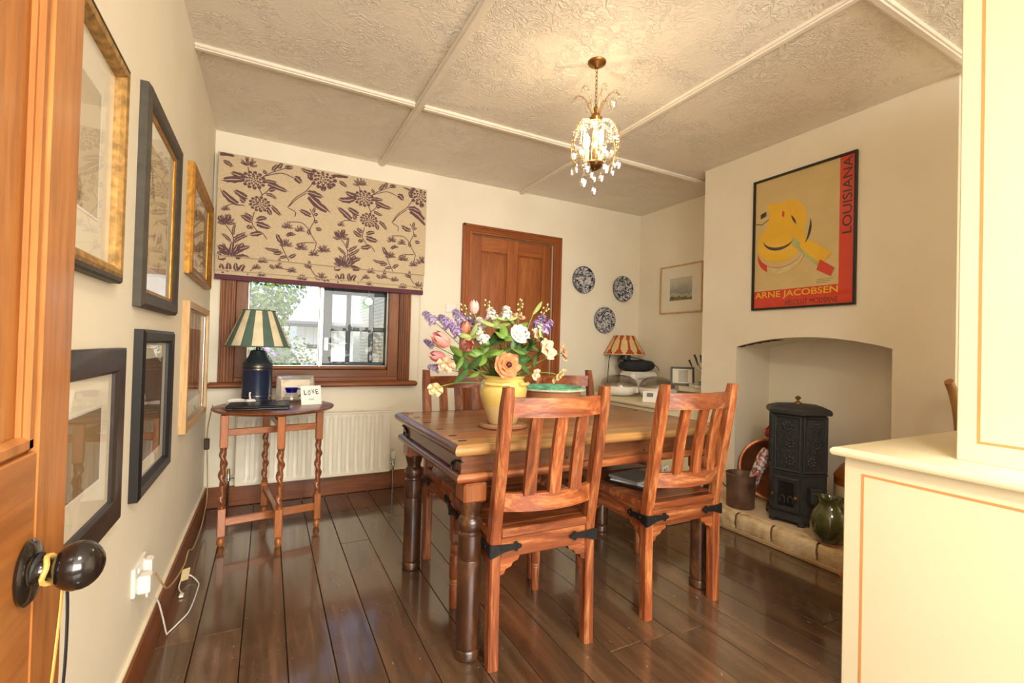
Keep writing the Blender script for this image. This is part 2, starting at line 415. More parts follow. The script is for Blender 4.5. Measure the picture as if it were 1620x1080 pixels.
# ceiling battens
def batten(name, x0, x1, y0, y1):
    b = B(); b.box(x0, x1, y0, y1, CH-.016, CH, .005)
    b.box(x0+(.012 if x1-x0 < .2 else 0), x1-(.012 if x1-x0 < .2 else 0), y0+(.012 if y1-y0 < .2 else 0), y1-(.012 if y1-y0 < .2 else 0), CH-.022, CH-.014, .003)
    struct(b.build(name, M['batten']))
batten('trim_1', .700, .750, YR, YB); batten('trim_2', 1.915, 1.965, YR, YB)
for i, (a, c) in enumerate(((XL, .70), (.75, 1.915), (1.965, XR))):
    batten('trim_%d' % (3+i), a, c, 2.585, 2.635); batten('trim_%d' % (6+i), a, min(c, 2.9) if False else c, .905, .955)
# skirting boards
def skirt(name, b0, ax):
    o = struct(b0.build(name, M['skirt'+ax])); return o
b = B(); b.box(XL, XL+.018, YR, YB, 0, .135, .004); sk = skirt('baseboard_left', b, 'Y')
b = B(); b.box(XL, XL+.012, YR, YB, .135, .147, .002); b.build('paint_edge', M['cream_trim'], sk)
b = B(); b.box(XL+.018, 1.395, YB-.018, YB, 0, .135, .004); sk = skirt('baseboard_back', b, 'X')
b = B(); b.box(XL+.018, 1.395, YB-.010, YB, .135, .143, .002); b.build('paint_edge', M['cream_trim'], sk)
b = B(); b.box(2.367, XR, YB-.018, YB, 0, .135, .004); skirt('baseboard_right', b, 'X')

# ---- window
win = struct(thing('window_1', 'brown wooden window with two panes under the patterned blind', 'window'))
del win['category']
def part(name, mat, parent, fn, smooth=None, recalc=True):
    b = B(); fn(b); return b.build(name, mat, parent, smooth, recalc=recalc)
part('frame_stile', M['winZ'], win, lambda b: b.box(WX0, -.128, YB-.005, YB+.09, WZ0, WZ1, .004))
part('frame_stile', M['winZ'], win, lambda b: b.box(.812, WX1, YB-.005, YB+.09, WZ0, WZ1, .004))
def _rail(b): b.box(-.128, .812, YB-.005, YB+.09, WZ0, .905, .004); b.box(-.128, .812, YB+.02, YB+.09, .905, .93, .008)
part('bottom_rail', M['winX'], win, _rail)
part('top_rail', M['winX'], win, lambda b: b.box(-.128, .812, YB-.005, YB+.09, 1.72, WZ1, .004))
def _arch(x0, x1, sgn):
    def f(b):
        b.box(x0, x1, YB-.022, YB, .822, 1.88, .004)
        for k in range(4):
            c = x0+(x1-x0)*(.2+.2*k); b.box(c-.007, c+.007, YB-.028, YB-.02, .822, 1.88, .003)
        b.box(x0 if sgn < 0 else x1-.014, x0+.014 if sgn < 0 else x1, YB-.034, YB-.02, .822, 1.88, .004)
    return f
part('architrave', M['winZ'], win, _arch(-.287, -.200, -1)); part('architrave', M['winZ'], win, _arch(.890, .977, 1))
def _ap(b): b.box(-.2, .89, YB-.014, YB, .822, .852, .003)
part('lower_board', M['winX'], win, _ap)
part('sill', M['skirtX'], win, lambda b: b.box(-.343, 1.032, YB-.085, YB+.01, .786, .823, .012))
part('mullion', M['silver'], win, lambda b: b.box(.322, .342, YB+.025, YB+.07, .925, 1.73, .003))
part('glass', M['window_glass'], win, lambda b: b.add([(-.13, YB+.05, .92), (.325, YB+.05, .92), (.325, YB+.05, 1.73), (-.13, YB+.05, 1.73)], [(0, 1, 2, 3)]))
part('glass', M['window_glass'], win, lambda b: b.add([(.34, YB+.05, .92), (.815, YB+.05, .92), (.815, YB+.05, 1.73), (.34, YB+.05, 1.73)], [(0, 1, 2, 3)]))
def _bead(x0, x1):
    def f(b):
        for (a, c, e, g) in ((x0, x0+.008, .925, 1.73), (x1-.008, x1, .925, 1.73), (x0, x1, .925, .935)): b.box(a, c, YB+.036, YB+.05, e, g, .002)
    return f
part('glazing_bead', M['silver'], win, _bead(-.130, .322)); part('glazing_bead', M['silver'], win, _bead(.342, .814))
# black glazed casement standing ajar outside the right pane
blk = plain('black_joinery', srgb(52, 56, 58), .45)
casM = TR(.86, YB+.16, 0) @ RZ(R(-7))
cas = thing('outer_casement', 'black glazed casement with small panes outside the right window pane', 'window frame', casM)
part('stile', blk, cas, lambda b: b.box(-.50, -.435, -.02, .02, .88, 1.62, .004)); part('stile', blk, cas, lambda b: b.box(-.045, .0, -.02, .02, .88, 1.62, .004))
part('rail', blk, cas, lambda b: b.box(-.435, -.045, -.02, .02, .88, .955, .004)); part('rail', blk, cas, lambda b: b.box(-.435, -.045, -.02, .02, 1.475, 1.62, .004))
for x in (-.315, -.145): part('glazing_bar', blk, cas, lambda b: b.box(x-.017, x+.017, -.016, .016, .955, 1.475, .004))
part('glazing_bar', blk, cas, lambda b: b.box(-.435, -.045, -.015, .015, 1.195, 1.228, .004))
part('pane', M['window_glass'], cas, lambda b: b.add([(-.435, 0, .955), (-.045, 0, .955), (-.045, 0, 1.475), (-.435, 0, 1.475)], [(0, 1, 2, 3)]))
def _stay(b): b.tube([(-.47, -.03, 1.09), (-.38, -.035, 1.10), (-.33, -.03, 1.10)], .005, 6); b.box(-.485, -.455, -.03, -.018, 1.04, 1.14, .003)
part('stay', M['chrome'], cas, _stay)

# ---- panelled back door with architrave
d1 = struct(thing('door_1', 'panelled brown pine door in the back wall', 'door')); del d1['category']
def _da(x0, x1):
    def f(b):
        b.box(x0, x1, YB-.024, YB, 0, 2.118, .003)
        for k, (a, c, h) in enumerate(((0, .28, .034), (.36, .52, .030), (.62, .76, .032))):
            l, r = (x0+(x1-x0)*a, x0+(x1-x0)*c) if x0 < 1.7 else (x1-(x1-x0)*c, x1-(x1-x0)*a)
            b.box(l, r, YB-h, YB-.02, 0, 2.118-(x1-x0)*a, .004)
    return f
part('architrave', M['pineZ'], d1, _da(1.395, 1.478)); part('architrave', M['pineZ'], d1, _da(2.287, 2.367))
def _dt(b):
    b.box(1.478, 2.287, YB-.024, YB, DZ, 2.118, .003)
    for (a, c, h) in ((0, .28, .034), (.36, .52, .030), (.62, .76, .032)):
        b.box(1.395+.083*a, 2.367-.083*a, YB-h, YB-.018, 2.118-.075*c, 2.118-.075*a, .004)
part('architrave', M['pineX'], d1, _dt)
DY = YB+.012
for x0, x1 in ((1.482, 1.577), (1.823, 1.929), (2.178, 2.283)): part('stile', M['pineZ'], d1, lambda b: b.box(x0, x1, DY, DY+.035, .01, 2.04, .003))
for x0, x1 in ((1.577, 1.823), (1.929, 2.178)):
    for z0, z1 in ((.01, .22), (.80, .98), (1.915, 2.04)): part('rail', M['pineX'], d1, lambda b: b.box(x0, x1, DY+.001, DY+.034, z0, z1, .002))
    for z0, z1 in ((.22, .80), (.98, 1.915)):
        part('panel', M['pineZ'], d1, lambda b: b.box(x0-.004, x1+.004, DY+.016, DY+.026, z0-.004, z1+.004))
        def _mo(b):
            for (a, c, e, g) in ((x0, x0+.012, z0, z1), (x1-.012, x1, z0, z1), (x0, x1, z0, z0+.012), (x0, x1, z1-.012, z1)): b.box(a, c, DY+.006, DY+.018, e, g, .004)
        part('moulding', M['pineZ'], d1, _mo)
part('door_knob', M['black_gloss'], d1, lambda b: b.lathe([(.0, 0), (.025, 0), (.025, .006), (.010, .010), (.010, .03), (.026, .042), (.028, .055), (.018, .068), (0, .07)], 16, basis((1.54, DY, .92), (1, 0, 0), (0, 0, 1))), 40)
part('backing', M['subfloor'], d1, lambda b: b.box(DX0, DX1, YB+.10, YB+.12, 0, DZ))

# ---- pine room door standing open at the left, with its black knob
d2 = struct(thing('door_2', 'open honey pine door with black knob in the left foreground', 'door')); del d2['category']
d2.matrix_world = TR(-.251, .890, 0)          # local: face at x=0, free edge at y=0, hinge at y=-.76
def _tilt(b): return b
TH = .038
part('stile', M['doorZ'], d2, lambda b: b.box(-TH, 0, -.098, 0, .006, 2.0, .002)); part('stile', M['doorZ'], d2, lambda b: b.box(-TH, 0, -.76, -.66, .006, 2.0, .002))
part('stile', M['doorZ'], d2, lambda b: b.box(-TH, 0, -.43, -.33, .20, 1.88, .002))
for z0, z1 in ((.006, .20), (.60, .955), (1.88, 2.0)):
    for y0, y1 in ((-.33, -.098), (-.66, -.43)): part('rail', M['doorY'], d2, lambda b: b.box(-TH+.001, -.001, y0, y1, z0, z1, .002))
for y0, y1 in ((-.33, -.098), (-.66, -.43)):
    for z0, z1 in ((.20, .60), (.955, 1.88)):
        part('panel', M['doorZ'], d2, lambda b: b.box(-.026, -.014, y0-.004, y1+.004, z0-.004, z1+.004))
        def _mo2(b):
            for (a, c, e, g) in ((y0, y0+.022, z0, z1), (y1-.022, y1, z0, z1), (y0, y1, z0, z0+.022), (y0, y1, z1-.022, z1)):
                b.box(-.016, -.003, a, c, e, g, .006)
                b.box(-.016, -.008, a-.0 if a == y0 else a-.008, c+.008 if a == y0 else c, e, g, .004)
        part('moulding', M['doorZ'], d2, _mo2)
KM = basis((-.0, -.118, .812), (0, 1, 0), (0, 0, 1))
def knobp(b):
    pr = [(0, 0), (.030, 0), (.030, .004), (.022, .008), (.014, .012), (.0125, .020), (.014, .024)]
    for k in range(13): a = R(-58+148*k/12); pr.append((.0295*math.cos(a) if k < 12 else 0, .048+.026*math.sin(a)))
    b.lathe(pr, 36, KM)
kn = part('knob', M['black_gloss'], d2, knobp, 60)
part('rose_plate', M['black_gloss'], kn, lambda b: b.lathe([(0, 0), (.034, 0), (.035, .003), (.031, .007), (.018, .010), (0, .010)], 32, KM, 1.0, 1.12), 60)
rib = thing('ribbon_loop', 'black and yellow ribbon looped round the pine door knob', 'ribbon', TR(-.251+.020, .890-.118, .812))
rb = plain('ribbon_yellow', srgb(214, 170, 90), .6); rk = plain('ribbon_black', srgb(30, 28, 30), .6)
part('loop', rb, rib, lambda b: b.tube([(.002*math.sin(3*t), .0165*math.cos(t), .0165*math.sin(t)) for t in [2*PI*k/18 for k in range(19)]], .003, 6))
part('loop', rk, rib, lambda b: b.tube([(-.012+.004*math.sin(t), .019*math.cos(t), .019*math.sin(t)) for t in [2*PI*k/18 for k in range(19)]], .003, 6))
part('tail', rb, rib, lambda b: b.tube(spline([(.004, .016, .0), (.008, .019, -.03), (.003, .020, -.12), (-.008, .028, -.26), (-.004, .03, -.40)], 5), .0035, 6, flat=.4))
part('tail', rk, rib, lambda b: b.tube(spline([(.006, .018, .0), (.012, .022, -.04), (.012, .024, -.13), (.004, .036, -.24), (.006, .034, -.36)], 5), .004, 6, flat=.4))

# ---- added fill light shaped as a flush ceiling fitting, unseen behind the camera
cl = thing('overhead_fill', 'added round opal fill light on the ceiling, unseen behind the camera', 'lamp', TR(.45, -.45, CH))
part('ring', M['brass'], cl, lambda b: b.shell([(.17, -.0005), (.19, -.0005), (.19, -.05), (.17, -.055)], 32), 40)
opal = N('fill_opal').set(srgb(250, 244, 230), .4, emit=(srgb(255, 240, 214), 5.0))  # glowing dish of the added fill light
part('fill_dish', opal, cl, lambda b: b.lathe([(0, -.082), (.08, -.078), (.14, -.066), (.17, -.05), (.17, -.03), (0, -.03)], 32), 60)
_ld = bpy.data.lights.new('overhead_fill_light', 'AREA'); _ld.shape = 'DISK'; _ld.size = .34; _ld.energy = 27; _ld.color = (1, .93, .82)  # disk light of the added overhead fill
_lo = bpy.data.objects.new('overhead_fill_light', _ld); col.objects.link(_lo); _lo.location = (.45, -.45, CH-.09)
# ================================================================= dining table
TX, TY, TZ = 1.250, 1.912, .760
tb = thing('dining_table', 'heavy dark wooden dining table with turned legs and moulded edge', 'table', TR(TX, TY, 0))
hx, hy = .655, .405
rows = [(-hy, -.315, 'plank_straw'), (-.315, -.20, 'plank_red'), (-.20, -.01, 'plank_brown'), (-.01, .19, 'plank_brown'), (.19, hy, 'plank_brown')]
for (a, c, m) in rows: part('top_plank', M[m], tb, lambda b: b.box(-hx, hx, a+.0006, c-.0006, .722, TZ, .0012))
def halfround(p0, p1, r, out, zc):            # half-round moulding from p0 to p1, bulging along out
    p0 = Vector(p0); p1 = Vector(p1); out = Vector(out)
    def f(b):
        n = 8; vs = []; d = (p1-p0).normalized()
        for p, sg in ((p0, -1), (p1, 1)):
            for k in range(n+1):
                t = -PI/2+PI*k/n; o = math.cos(t)*r
                q = p+out*o+d*sg*o; vs.append((q.x, q.y, zc+math.sin(t)*r))
        fs = [(k, k+1, n+2+k, n+1+k) for k in range(n)]+[(0, n, 2*n+1, n+1)]
        b.add(vs, fs)
    return f
for nm, zc, r, ex, mx in (('edge_moulding', .741, .020, 0.0, .0), ('lower_moulding', .640, .017, -.012, .0)):
    X, Y = hx+ex+.004, hy+ex+.004
    m = {'edge_moulding': ('plank_straw', 'tblY'), 'lower_moulding': ('chairX', 'tblY')}[nm]
    part(nm, M[m[0]], tb, halfround((-X, -Y, 0), (X, -Y, 0), r, (0, -1, 0), zc), 50); part(nm, M['tblX'], tb, halfround((-X, Y, 0), (X, Y, 0), r, (0, 1, 0), zc), 50)
    part(nm, M[m[1]], tb, halfround((-X, -Y, 0), (-X, Y, 0), r, (-1, 0, 0), zc), 50); part(nm, M['tblY'], tb, halfround((X, -Y, 0), (X, Y, 0), r, (1, 0, 0), zc), 50)
ax_, ay_ = hx-.012, hy-.012
part('apron', M['tblX'], tb, lambda b: b.box(-ax_, ax_, -ay_, -ay_+.025, .622, .722, .002)); part('apron', M['tblX'], tb, lambda b: b.box(-ax_, ax_, ay_-.025, ay_, .622, .722, .002))
part('apron', M['tblY'], tb, lambda b: b.box(-ax_, -ax_+.025, -ay_+.026, ay_-.026, .622, .722, .002)); part('apron', M['tblY'], tb, lambda b: b.box(ax_-.025, ax_, -ay_+.026, ay_-.026, .622, .722, .002))
def legp(b):
    b.lathe([(0, 0), (.040, 0), (.044, .004), (.045, .026), (.043, .032), (.040, .036), (.043, .041), (.0435, .05), (.0425, .20), (.0425, .345), (.0415, .348), (.0425, .351), (.0435, .40), (.043, .436), (.037, .440), (.036, .446), (.042, .455), (.0455, .472), (.042, .489), (.036, .497), (.032, .501), (.032, .508), (.037, .525), (.043, .548), (.044, .556), (0, .556)], 28)
for sx in (-1, 1):
    for sy in (-1, 1):
        L = part('leg', M['dark_leg'], tb, legp, 35); L.location = (sx*.590, sy*.367, 0)
        part('leg_block', M['leg_block'], L, lambda b: b.box(-.045, .045, -.045, .045, .552, .622, .008))
for x, y in [(-.62, -.34), (-.62, -.24), (-.62, -.09), (-.62, .08), (-.62, .24), (-.62, .36), (.62, -.34), (.62, -.1), (.62, .12)]:
    part('dowel', M['iron'], tb, lambda b: b.box(x-.016, x+.016, y-.008, y+.008, TZ-.002, TZ+.0008, .001))
for y, s in ((.33, 1), (-.35, -1)):              # iron straps on the end apron
    def _st(b):
        b.tube(spline([(-ax_-.003, y+s*.06, .70), (-ax_-.004, y, .695), (-ax_-.004, y-s*.035, .675), (-ax_-.004, y-s*.03, .645), (-ax_-.003, y-s*.01, .64)], 5), .006, 6, flat=.5)
        b.ball((-ax_-.003, y+s*.03, .668), .006, 8, 4)
    part('iron_strap', M['iron'], tb, _st, 50)
for x in (-.5, -.2, .2, .5): part('apron_stud', M['iron'], tb, lambda b: b.ball((x, -ay_-.001, .675), .004, 8, 4))

# ================================================================= dining chairs
CW = .195; ZS = .475
def leany(z): return -.200 - max(0, z-.44)/.53*.088
def make_chair(label):
    t = thing('dining_chair', label, 'chair', None, 'dining chairs around the table')
    for sx in (-1, 1):
        def bp(b):
            zs = [0, .02, .22, .40, .44, .50, .62, .76, .90, .955, .968, .970]
            vs = []; 
            for z in zs:
                y = leany(z); hxx = .0195 if z < .955 else (.0165 if z < .969 else .012); hyy = .023 if z < .955 else (.019 if z < .969 else .014)
                if z < .3: y -= .006*(1-z/.3)
                for (a, c) in ((-.75, -1), (.75, -1), (1, -.75), (1, .75), (.75, 1), (-.75, 1), (-1, .75), (-1, -.75)): vs.append((sx*CW+a*hxx, y+c*hyy, z))
            n = len(zs); fs = [(8*i+k, 8*i+(k+1) % 8, 8*i+8+(k+1) % 8, 8*i+8+k) for i in range(n-1) for k in range(8)]+[list(range(8))[::-1], [8*(n-1)+k for k in range(8)]]
            b.add(vs, fs)
        part('back_leg', M['chairZ'], t, bp, 40)
        def fl(b):
            b.box(sx*CW-.02, sx*CW+.02, .18, .22, .28, .44, .004)
            b.lathe([(0, 0), (.016, 0), (.018, .01), (.019, .10), (.018, .104), (.019, .108), (.018, .112), (.0195, .116), (.018, .12), (.0205, .125), (.0215, .20), (.020, .222), (.015, .228), (.0205, .245), (.015, .264), (.019, .272), (.019, .28)], 16, TR(sx*CW, .20, 0))
        F = part('front_leg', M['chairZ'], t, fl, 35)
        def rings(b):
            for z in (.104, .112, .12): b.lathe([(.0175, z-.0012), (.0192, z-.001), (.0192, z+.001), (.0175, z+.0012)], 16, TR(sx*CW, .20, 0))
        part('pale_groove', M['plank_straw'], F, rings)
    def seat(b):
        nx, ny = 12, 12
        def f(u, v):
            x = -.214+.428*u; y = -.178+.41*v
            dip = .010*max(0, 1-((x/.19)**2))*max(0, 1-(((y-.02)/.19)**2)); return (x, y, ZS-dip)
        b.surf(f, nx, ny)
        b.surf(lambda u, v: (-.214+.428*u, -.178+.41*v, ZS-.030), nx, ny)
        for e in (0, 1):
            b.surf(lambda u, v: (-.214+.428*u, -.178+.41*e, ZS-.030*v), nx, 1)
            b.surf(lambda u, v: (-.214+.428*e, -.178+.41*u, ZS-.030*v), ny, 1)
    part('seat', M['chairX'], t, seat, 40)
    part('seat_back_strip', M['chairX'], t, lambda b: b.box(-CW+.021, CW-.021, -.224, -.178, ZS-.03, ZS-.001, .003))
    za, zb = .372, .444
    part('apron', M['chairX'], t, lambda b: b.box(-CW+.02, CW-.02, -.216, -.192, za, zb, .003)); part('apron', M['chairX'], t, lambda b: b.box(-CW+.02, CW-.02, .192, .216, za, zb, .003))
    for sx in (-1, 1): part('apron', M['chairY'], t, lambda b: b.box(sx*CW-.012, sx*CW+.012, -.18, .182, za, zb, .003))
    br = [(0, 0), (.075, 0), (.070, -.014), (.050, -.020), (.042, -.034), (.022, -.040), (.016, -.055), (0, -.060)]
    for sx in (-1, 1):
        for yy in (-.204, .204):
            part('corner_bracket', M['chairX'], t, lambda b: b.prism(br, -.010, .010, basis((sx*(CW-.0195), yy, za+.001), (-sx, 0, 0), (0, 0, 1))))
            sg = 1 if yy < 0 else -1
            part('corner_bracket', M['chairX'], t, lambda b: b.prism(br, -.010, .010, basis((sx*CW, yy+sg*(.0195), za+.001), (0, sg, 0), (0, 0, 1))))
            arm = [(0, -.030), (.012, -.027), (.05, -.014), (.088, -.009), (.092, -.016), (.100, -.017), (.104, -.010), (.116, -.006), (.118, 0), (.116, .006), (.104, .010), (.100, .017), (.092, .016), (.088, .009), (.05, .012), (0, .016)]
            zz = .412
            def strap(b):
                yo = yy-sg*.0225; xo = sx*(CW+.0225)
                b.prism(arm, -.002, .002, basis((xo, yo-sg*.001, zz), (-sx, 0, 0), (0, 0, 1))); b.prism(arm, -.002, .002, basis((xo+sx*.001, yo, zz), (0, sg, 0), (0, 0, 1)))
            S = part('iron_strap', M['iron'], t, strap)
            def stud(b):
                yo = yy-sg*.0245; xo = sx*(CW+.0245)
                for d in (.040, .105): b.ball((sx*(CW+.0225)-sx*d, yo, zz), .0055, 8, 4); b.ball((xo, yy-sg*.0225+sg*d, zz), .0055, 8, 4)
            part('stud', M['iron'], S, stud, 60)
    def rail(z0, z1, bow, th):
        def f(b):
            n = 12; vs = []
            for k in range(n+1):
                x = -CW+.017+(2*CW-.034)*k/n; c = 1-(2*k/n-1)**2
                for z in (z0, z1):
                    y = leany((z0+z1)/2) - bow*c
                    vs += [(x, y-th/2, z), (x, y+th/2, z)]
            fs = []
            for k in range(n):
                a = 4*k; d = a+4
                fs += [(a, d, d+2, a+2), (a+1, a+3, d+3, d+1), (a, a+1, d+1, d), (a+2, d+2, d+3, a+3)]
            fs += [(0, 2, 3, 1), (4*n, 4*n+1, 4*n+3, 4*n+2)]
            b.add(vs, fs)
        return f
    part('top_rail', M['chairX'], t, rail(.868, .934, .042, .024), 30); part('lower_rail', M['chairX'], t, rail(.540, .602, .042, .022), 30)
    for k in (-1, 0, 1):
        def slat(b):
            n = 8; vs = []
            c = 1-(k*.5)**2
            for i in range(n+1):
                z = .596+(.874-.596)*i/n; s = i/n
                y = leany(z)-.042*c+.016*math.sin(PI*s)*0.4
                x = k*.092; h = .023-.002*s; t2 = .009
                vs += [(x-h, y-t2, z), (x+h, y-t2, z), (x+h, y+t2, z), (x-h, y+t2, z)]
            fs = [(4*i+q, 4*i+(q+1) % 4, 4*i+4+(q+1) % 4, 4*i+4+q) for i in range(n) for q in range(4)]+[(3, 2, 1, 0), (4*n, 4*n+1, 4*n+2, 4*n+3)]
            b.add(vs, fs)
        part('back_slat', M['chairZ'], t, slat)
    return t
proto = make_chair('reddish wooden slat-back chair nearest the camera, at the table\'s near left')
proto.matrix_world = TR(.912, 1.648, 0) @ RZ(R(-2))
for (x, y, a, lab) in ((1.612, 1.648, -1.5, 'reddish wooden slat-back chair with papers on its seat, at the table\'s near right'),
                       (.952, 2.142, 180.5, 'slat-back chair across the table, behind the flower vase on the window side'),
                       (1.632, 2.142, 179.5, 'slat-back chair across the table, behind the green bowl beside the alcove desk')):
    c = copy_tree(proto); c.matrix_world = TR(x, y, 0) @ RZ(R(a)); c['label'] = lab

# ================================================================= gate-leg side table with barley-twist legs
GX, GY, GZ = .05, 3.10, .72
gt = thing('side_table', 'oval oak side table with barley-twist legs under the window', 'table', TR(GX, GY, 0))
part('top', M['twist'], gt, lambda b: b.lathe([(0, GZ-.022), (.30, GZ-.022), (.315, GZ-.016), (.325, GZ-.008), (.322, GZ-.002), (.315, GZ), (0, GZ)], 56, None, 1.0, 1.02), 40)
def gleg(b):
    b.lathe([(0, 0), (.012, 0), (.017, .012), (.019, .022), (.017, .034), (.011, .042), (.012, .048), (.017, .052), (.0, .052)], 16)
def gtwist(b):
    z0, z1, n, seg = .205, .515, 60, 16; vs = []
    for i in range(n+1):
        z = z0+(z1-z0)*i/n; e = min(1, min(i, n-i)/6)
        for k in range(seg):
            t = 2*PI*k/seg; r = .0158*(1+.20*e*math.cos(2*(t+i/n*2*PI*2.7))); vs.append((r*math.cos(t)+.0035*e*math.cos(-i/n*2*PI*2.7), r*math.sin(t)+.0035*e*math.sin(-i/n*2*PI*2.7), z))
    fs = [(i*seg+k, i*seg+(k+1) % seg, (i+1)*seg+(k+1) % seg, (i+1)*seg+k) for i in range(n) for k in range(seg)]
    b.add(vs, fs)
    for zz in (.198, .515): b.lathe([(.012, zz), (.018, zz+.003), (.018, zz+.008), (.012, zz+.011)], 16)
legs = {'l': (-.245, -.175), 'r': (.235, -.095), 'f': (.028, -.300), 'k': (-.045, .275)}
for k, (x, y) in legs.items():
    L = part('leg', M['oakZ'], gt, lambda b: b.box(-.019, .019, -.019, .019, .052, .20, .003)); L.location = (x, y, 0); L.rotation_euler[2] = .12 if k in 'lr' else -.1
    part('upper_block', M['oakZ'], L, lambda b: b.box(-.019, .019, -.019, .019, .524, GZ-.022, .003)); part('foot', M['oakZ'], L, gleg, 40); part('twist', M['twist'], L, gtwist, 60)
def bar(p, q, z0, z1, th):
    p = Vector(p); q = Vector(q); d = (q-p); ln = d.length; a = math.atan2(d.y, d.x)
    return lambda b: b.box(.0, ln, -th/2, th/2, z0, z1, .003, TR(p.x, p.y, 0) @ RZ(a))
part('stretcher', M['oakX'], gt, bar(legs['l'], legs['r'], .105, .145, .020)); part('stretcher', M['oakY'], gt, bar(legs['f'], legs['k'], .148, .180, .024))
part('rail', M['oakX'], gt, bar(legs['l'], legs['r'], .585, .622, .018)); part('rail', M['oakY'], gt, bar(legs['f'], legs['k'], .63, .665, .020))

# ================================================================= painted dresser in the right foreground
dr = thing('dresser', 'cream painted dresser with ochre line panels in the right foreground', 'dresser', TR(1.69, .30, 0))
cp = M['cream_paint']
part('base', cp, dr, lambda b: b.box(0, .99, .02, .552, .0, .776, .004))
def wt(b):
    pr = [(-.026, .776), (-.030, .783), (-.030, .793), (-.024, .800), (-.012, .802)]
    b.box(-.012, 1.005, 0, .562, .776, .802, .001)
    vs = []
    for (ox, z) in pr+[(-.012, .776)]: vs += [(ox, -.0, z), (ox, .550-ox, z)]
    n = len(pr)+1; b.add(vs, [(2*k, 2*k+2, 2*k+3, 2*k+1) for k in range(n-1)]+[[2*k for k in range(n)], [2*k+1 for k in range(n)][::-1]])
    vs = []
    for (oy, z) in pr+[(-.012, .776)]: vs += [(oy, .550-oy, z), (1.005, .550-oy, z)]
    b.add(vs, [(2*k, 2*k+2, 2*k+3, 2*k+1) for k in range(n-1)]+[[2*k for k in range(n)], [2*k+1 for k in range(n)][::-1]])
part('worktop', cp, dr, wt, 50)
part('upper_cabinet', cp, dr, lambda b: b.box(.139, .97, .02, .318, .802, 2.25, .003))
def cornice(b): b.box(.10, 1.0, .0, .357, 2.25, 2.28, .01); b.box(.12, .985, .0, .337, 2.22, 2.25, .008)
part('cornice', cp, dr, cornice)
def lines(x, y0, y1, z0, z1, wd):
    def f(b):
        b.box(x-.0008, x, y0, y1, z1-wd, z1); b.box(x-.0008, x, y0, y1, z0, z0+wd); b.box(x-.0008, x, y1-wd, y1, z0+wd, z1-wd); b.box(x-.0008, x, y0, y0+wd, z0+wd, z1-wd)
    return f
part('painted_line', M['ochre_line'], dr, lines(0, .08, .500, .06, .728, .0075)); part('painted_line', M['ochre_line'], dr, lines(.139, .07, .272, .858, 2.16, .0075))
for x0 in (.03, .35, .67):                       # drawers and doors on the far side, facing the room
    D = part('drawer', cp, dr, lambda b: b.box(x0, x0+.30, .551, .563, .60, .74, .004)); part('knob', M['oakZ'], D, lambda b: b.ball((x0+.15, .575, .67), .016, 12, 8))
    D = part('cupboard_door', cp, dr, lambda b: b.box(x0, x0+.30, .551, .563, .06, .57, .004)); part('knob', M['oakZ'], D, lambda b: b.ball((x0+.03, .575, .36), .016, 12, 8))
for z in (1.25, 1.65): part('shelf_front', cp, dr, lambda b: b.box(.30, .95, .317, .324, z, z+.03, .002))

# ================================================================= wooden armchair beyond the dresser
ac = thing('armchair', 'light wooden armchair half hidden beyond the cream dresser', 'chair', TR(2.995, .715, 0))
wd = M['tanZ']
for sx in (-1, 1):
    part('back_post', wd, ac, lambda b: b.tube(spline([(sx*.225, .215, 0), (sx*.225, .21, .3), (sx*.225, .20, .5), (sx*.228, .205, .72), (sx*.232, .215, .86), (sx*.243, .225, .94), (sx*.256, .235, .99), (sx*.262, .237, 1.0)], 5), .018, 10, flat=1.1), 50)
    part('front_leg', wd, ac, lambda b: b.lathe([(0, 0), (.013, 0), (.018, .10), (.020, .30), (.016, .40), (.018, .43), (.016, .60), (.014, .655), (0, .655)], 14, TR(sx*.225, -.21, 0)), 40)
    part('arm', M['tanY'], ac, lambda b: b.tube(spline([(sx*.228, .20, .700), (sx*.24, .05, .690), (sx*.24, -.15, .668), (sx*.235, -.23, .660)], 5), .020, 10, flat=.7), 50)
    part('wing', wd, ac, lambda b: b.box(sx*.225-.016, sx*.225+.016, .165, .20, .70, .89, .006))
part('seat', M['tanX'], ac, lambda b: b.box(-.24, .24, -.235, .225, .425, .455, .012))
part('back_rail', M['tanX'], ac, lambda b: b.box(-.225, .225, .20, .228, .86, .93, .008)); part('back_rail', M['tanX'], ac, lambda b: b.box(-.225, .225, .195, .215, .58, .62, .006))
for k in range(4): part('spindle', wd, ac, lambda b: b.tube([(-.15+.1*k, .205, .62), (-.15+.1*k, .21, .86)], .009, 8))

# ================================================================= cream desk in the alcove
dk = thing('alcove_desk', 'cream topped desk in the alcove behind the dining table', 'desk', TR(2.54, 2.475, 0))
part('top', cp, dk, lambda b: b.box(0, .785, 0, 1.11, .675, .70, .006))
part('side_panel', cp, dk, lambda b: b.box(.02, .78, .02, .04, 0, .675, .002)); part('side_panel', cp, dk, lambda b: b.box(.02, .78, 1.07, 1.09, 0, .675, .002))
part('back_panel', cp, dk, lambda b: b.box(.76, .78, .04, 1.07, .1, .675, .002)); part('front_rail', cp, dk, lambda b: b.box(.02, .04, .04, 1.07, .60, .675, .003))
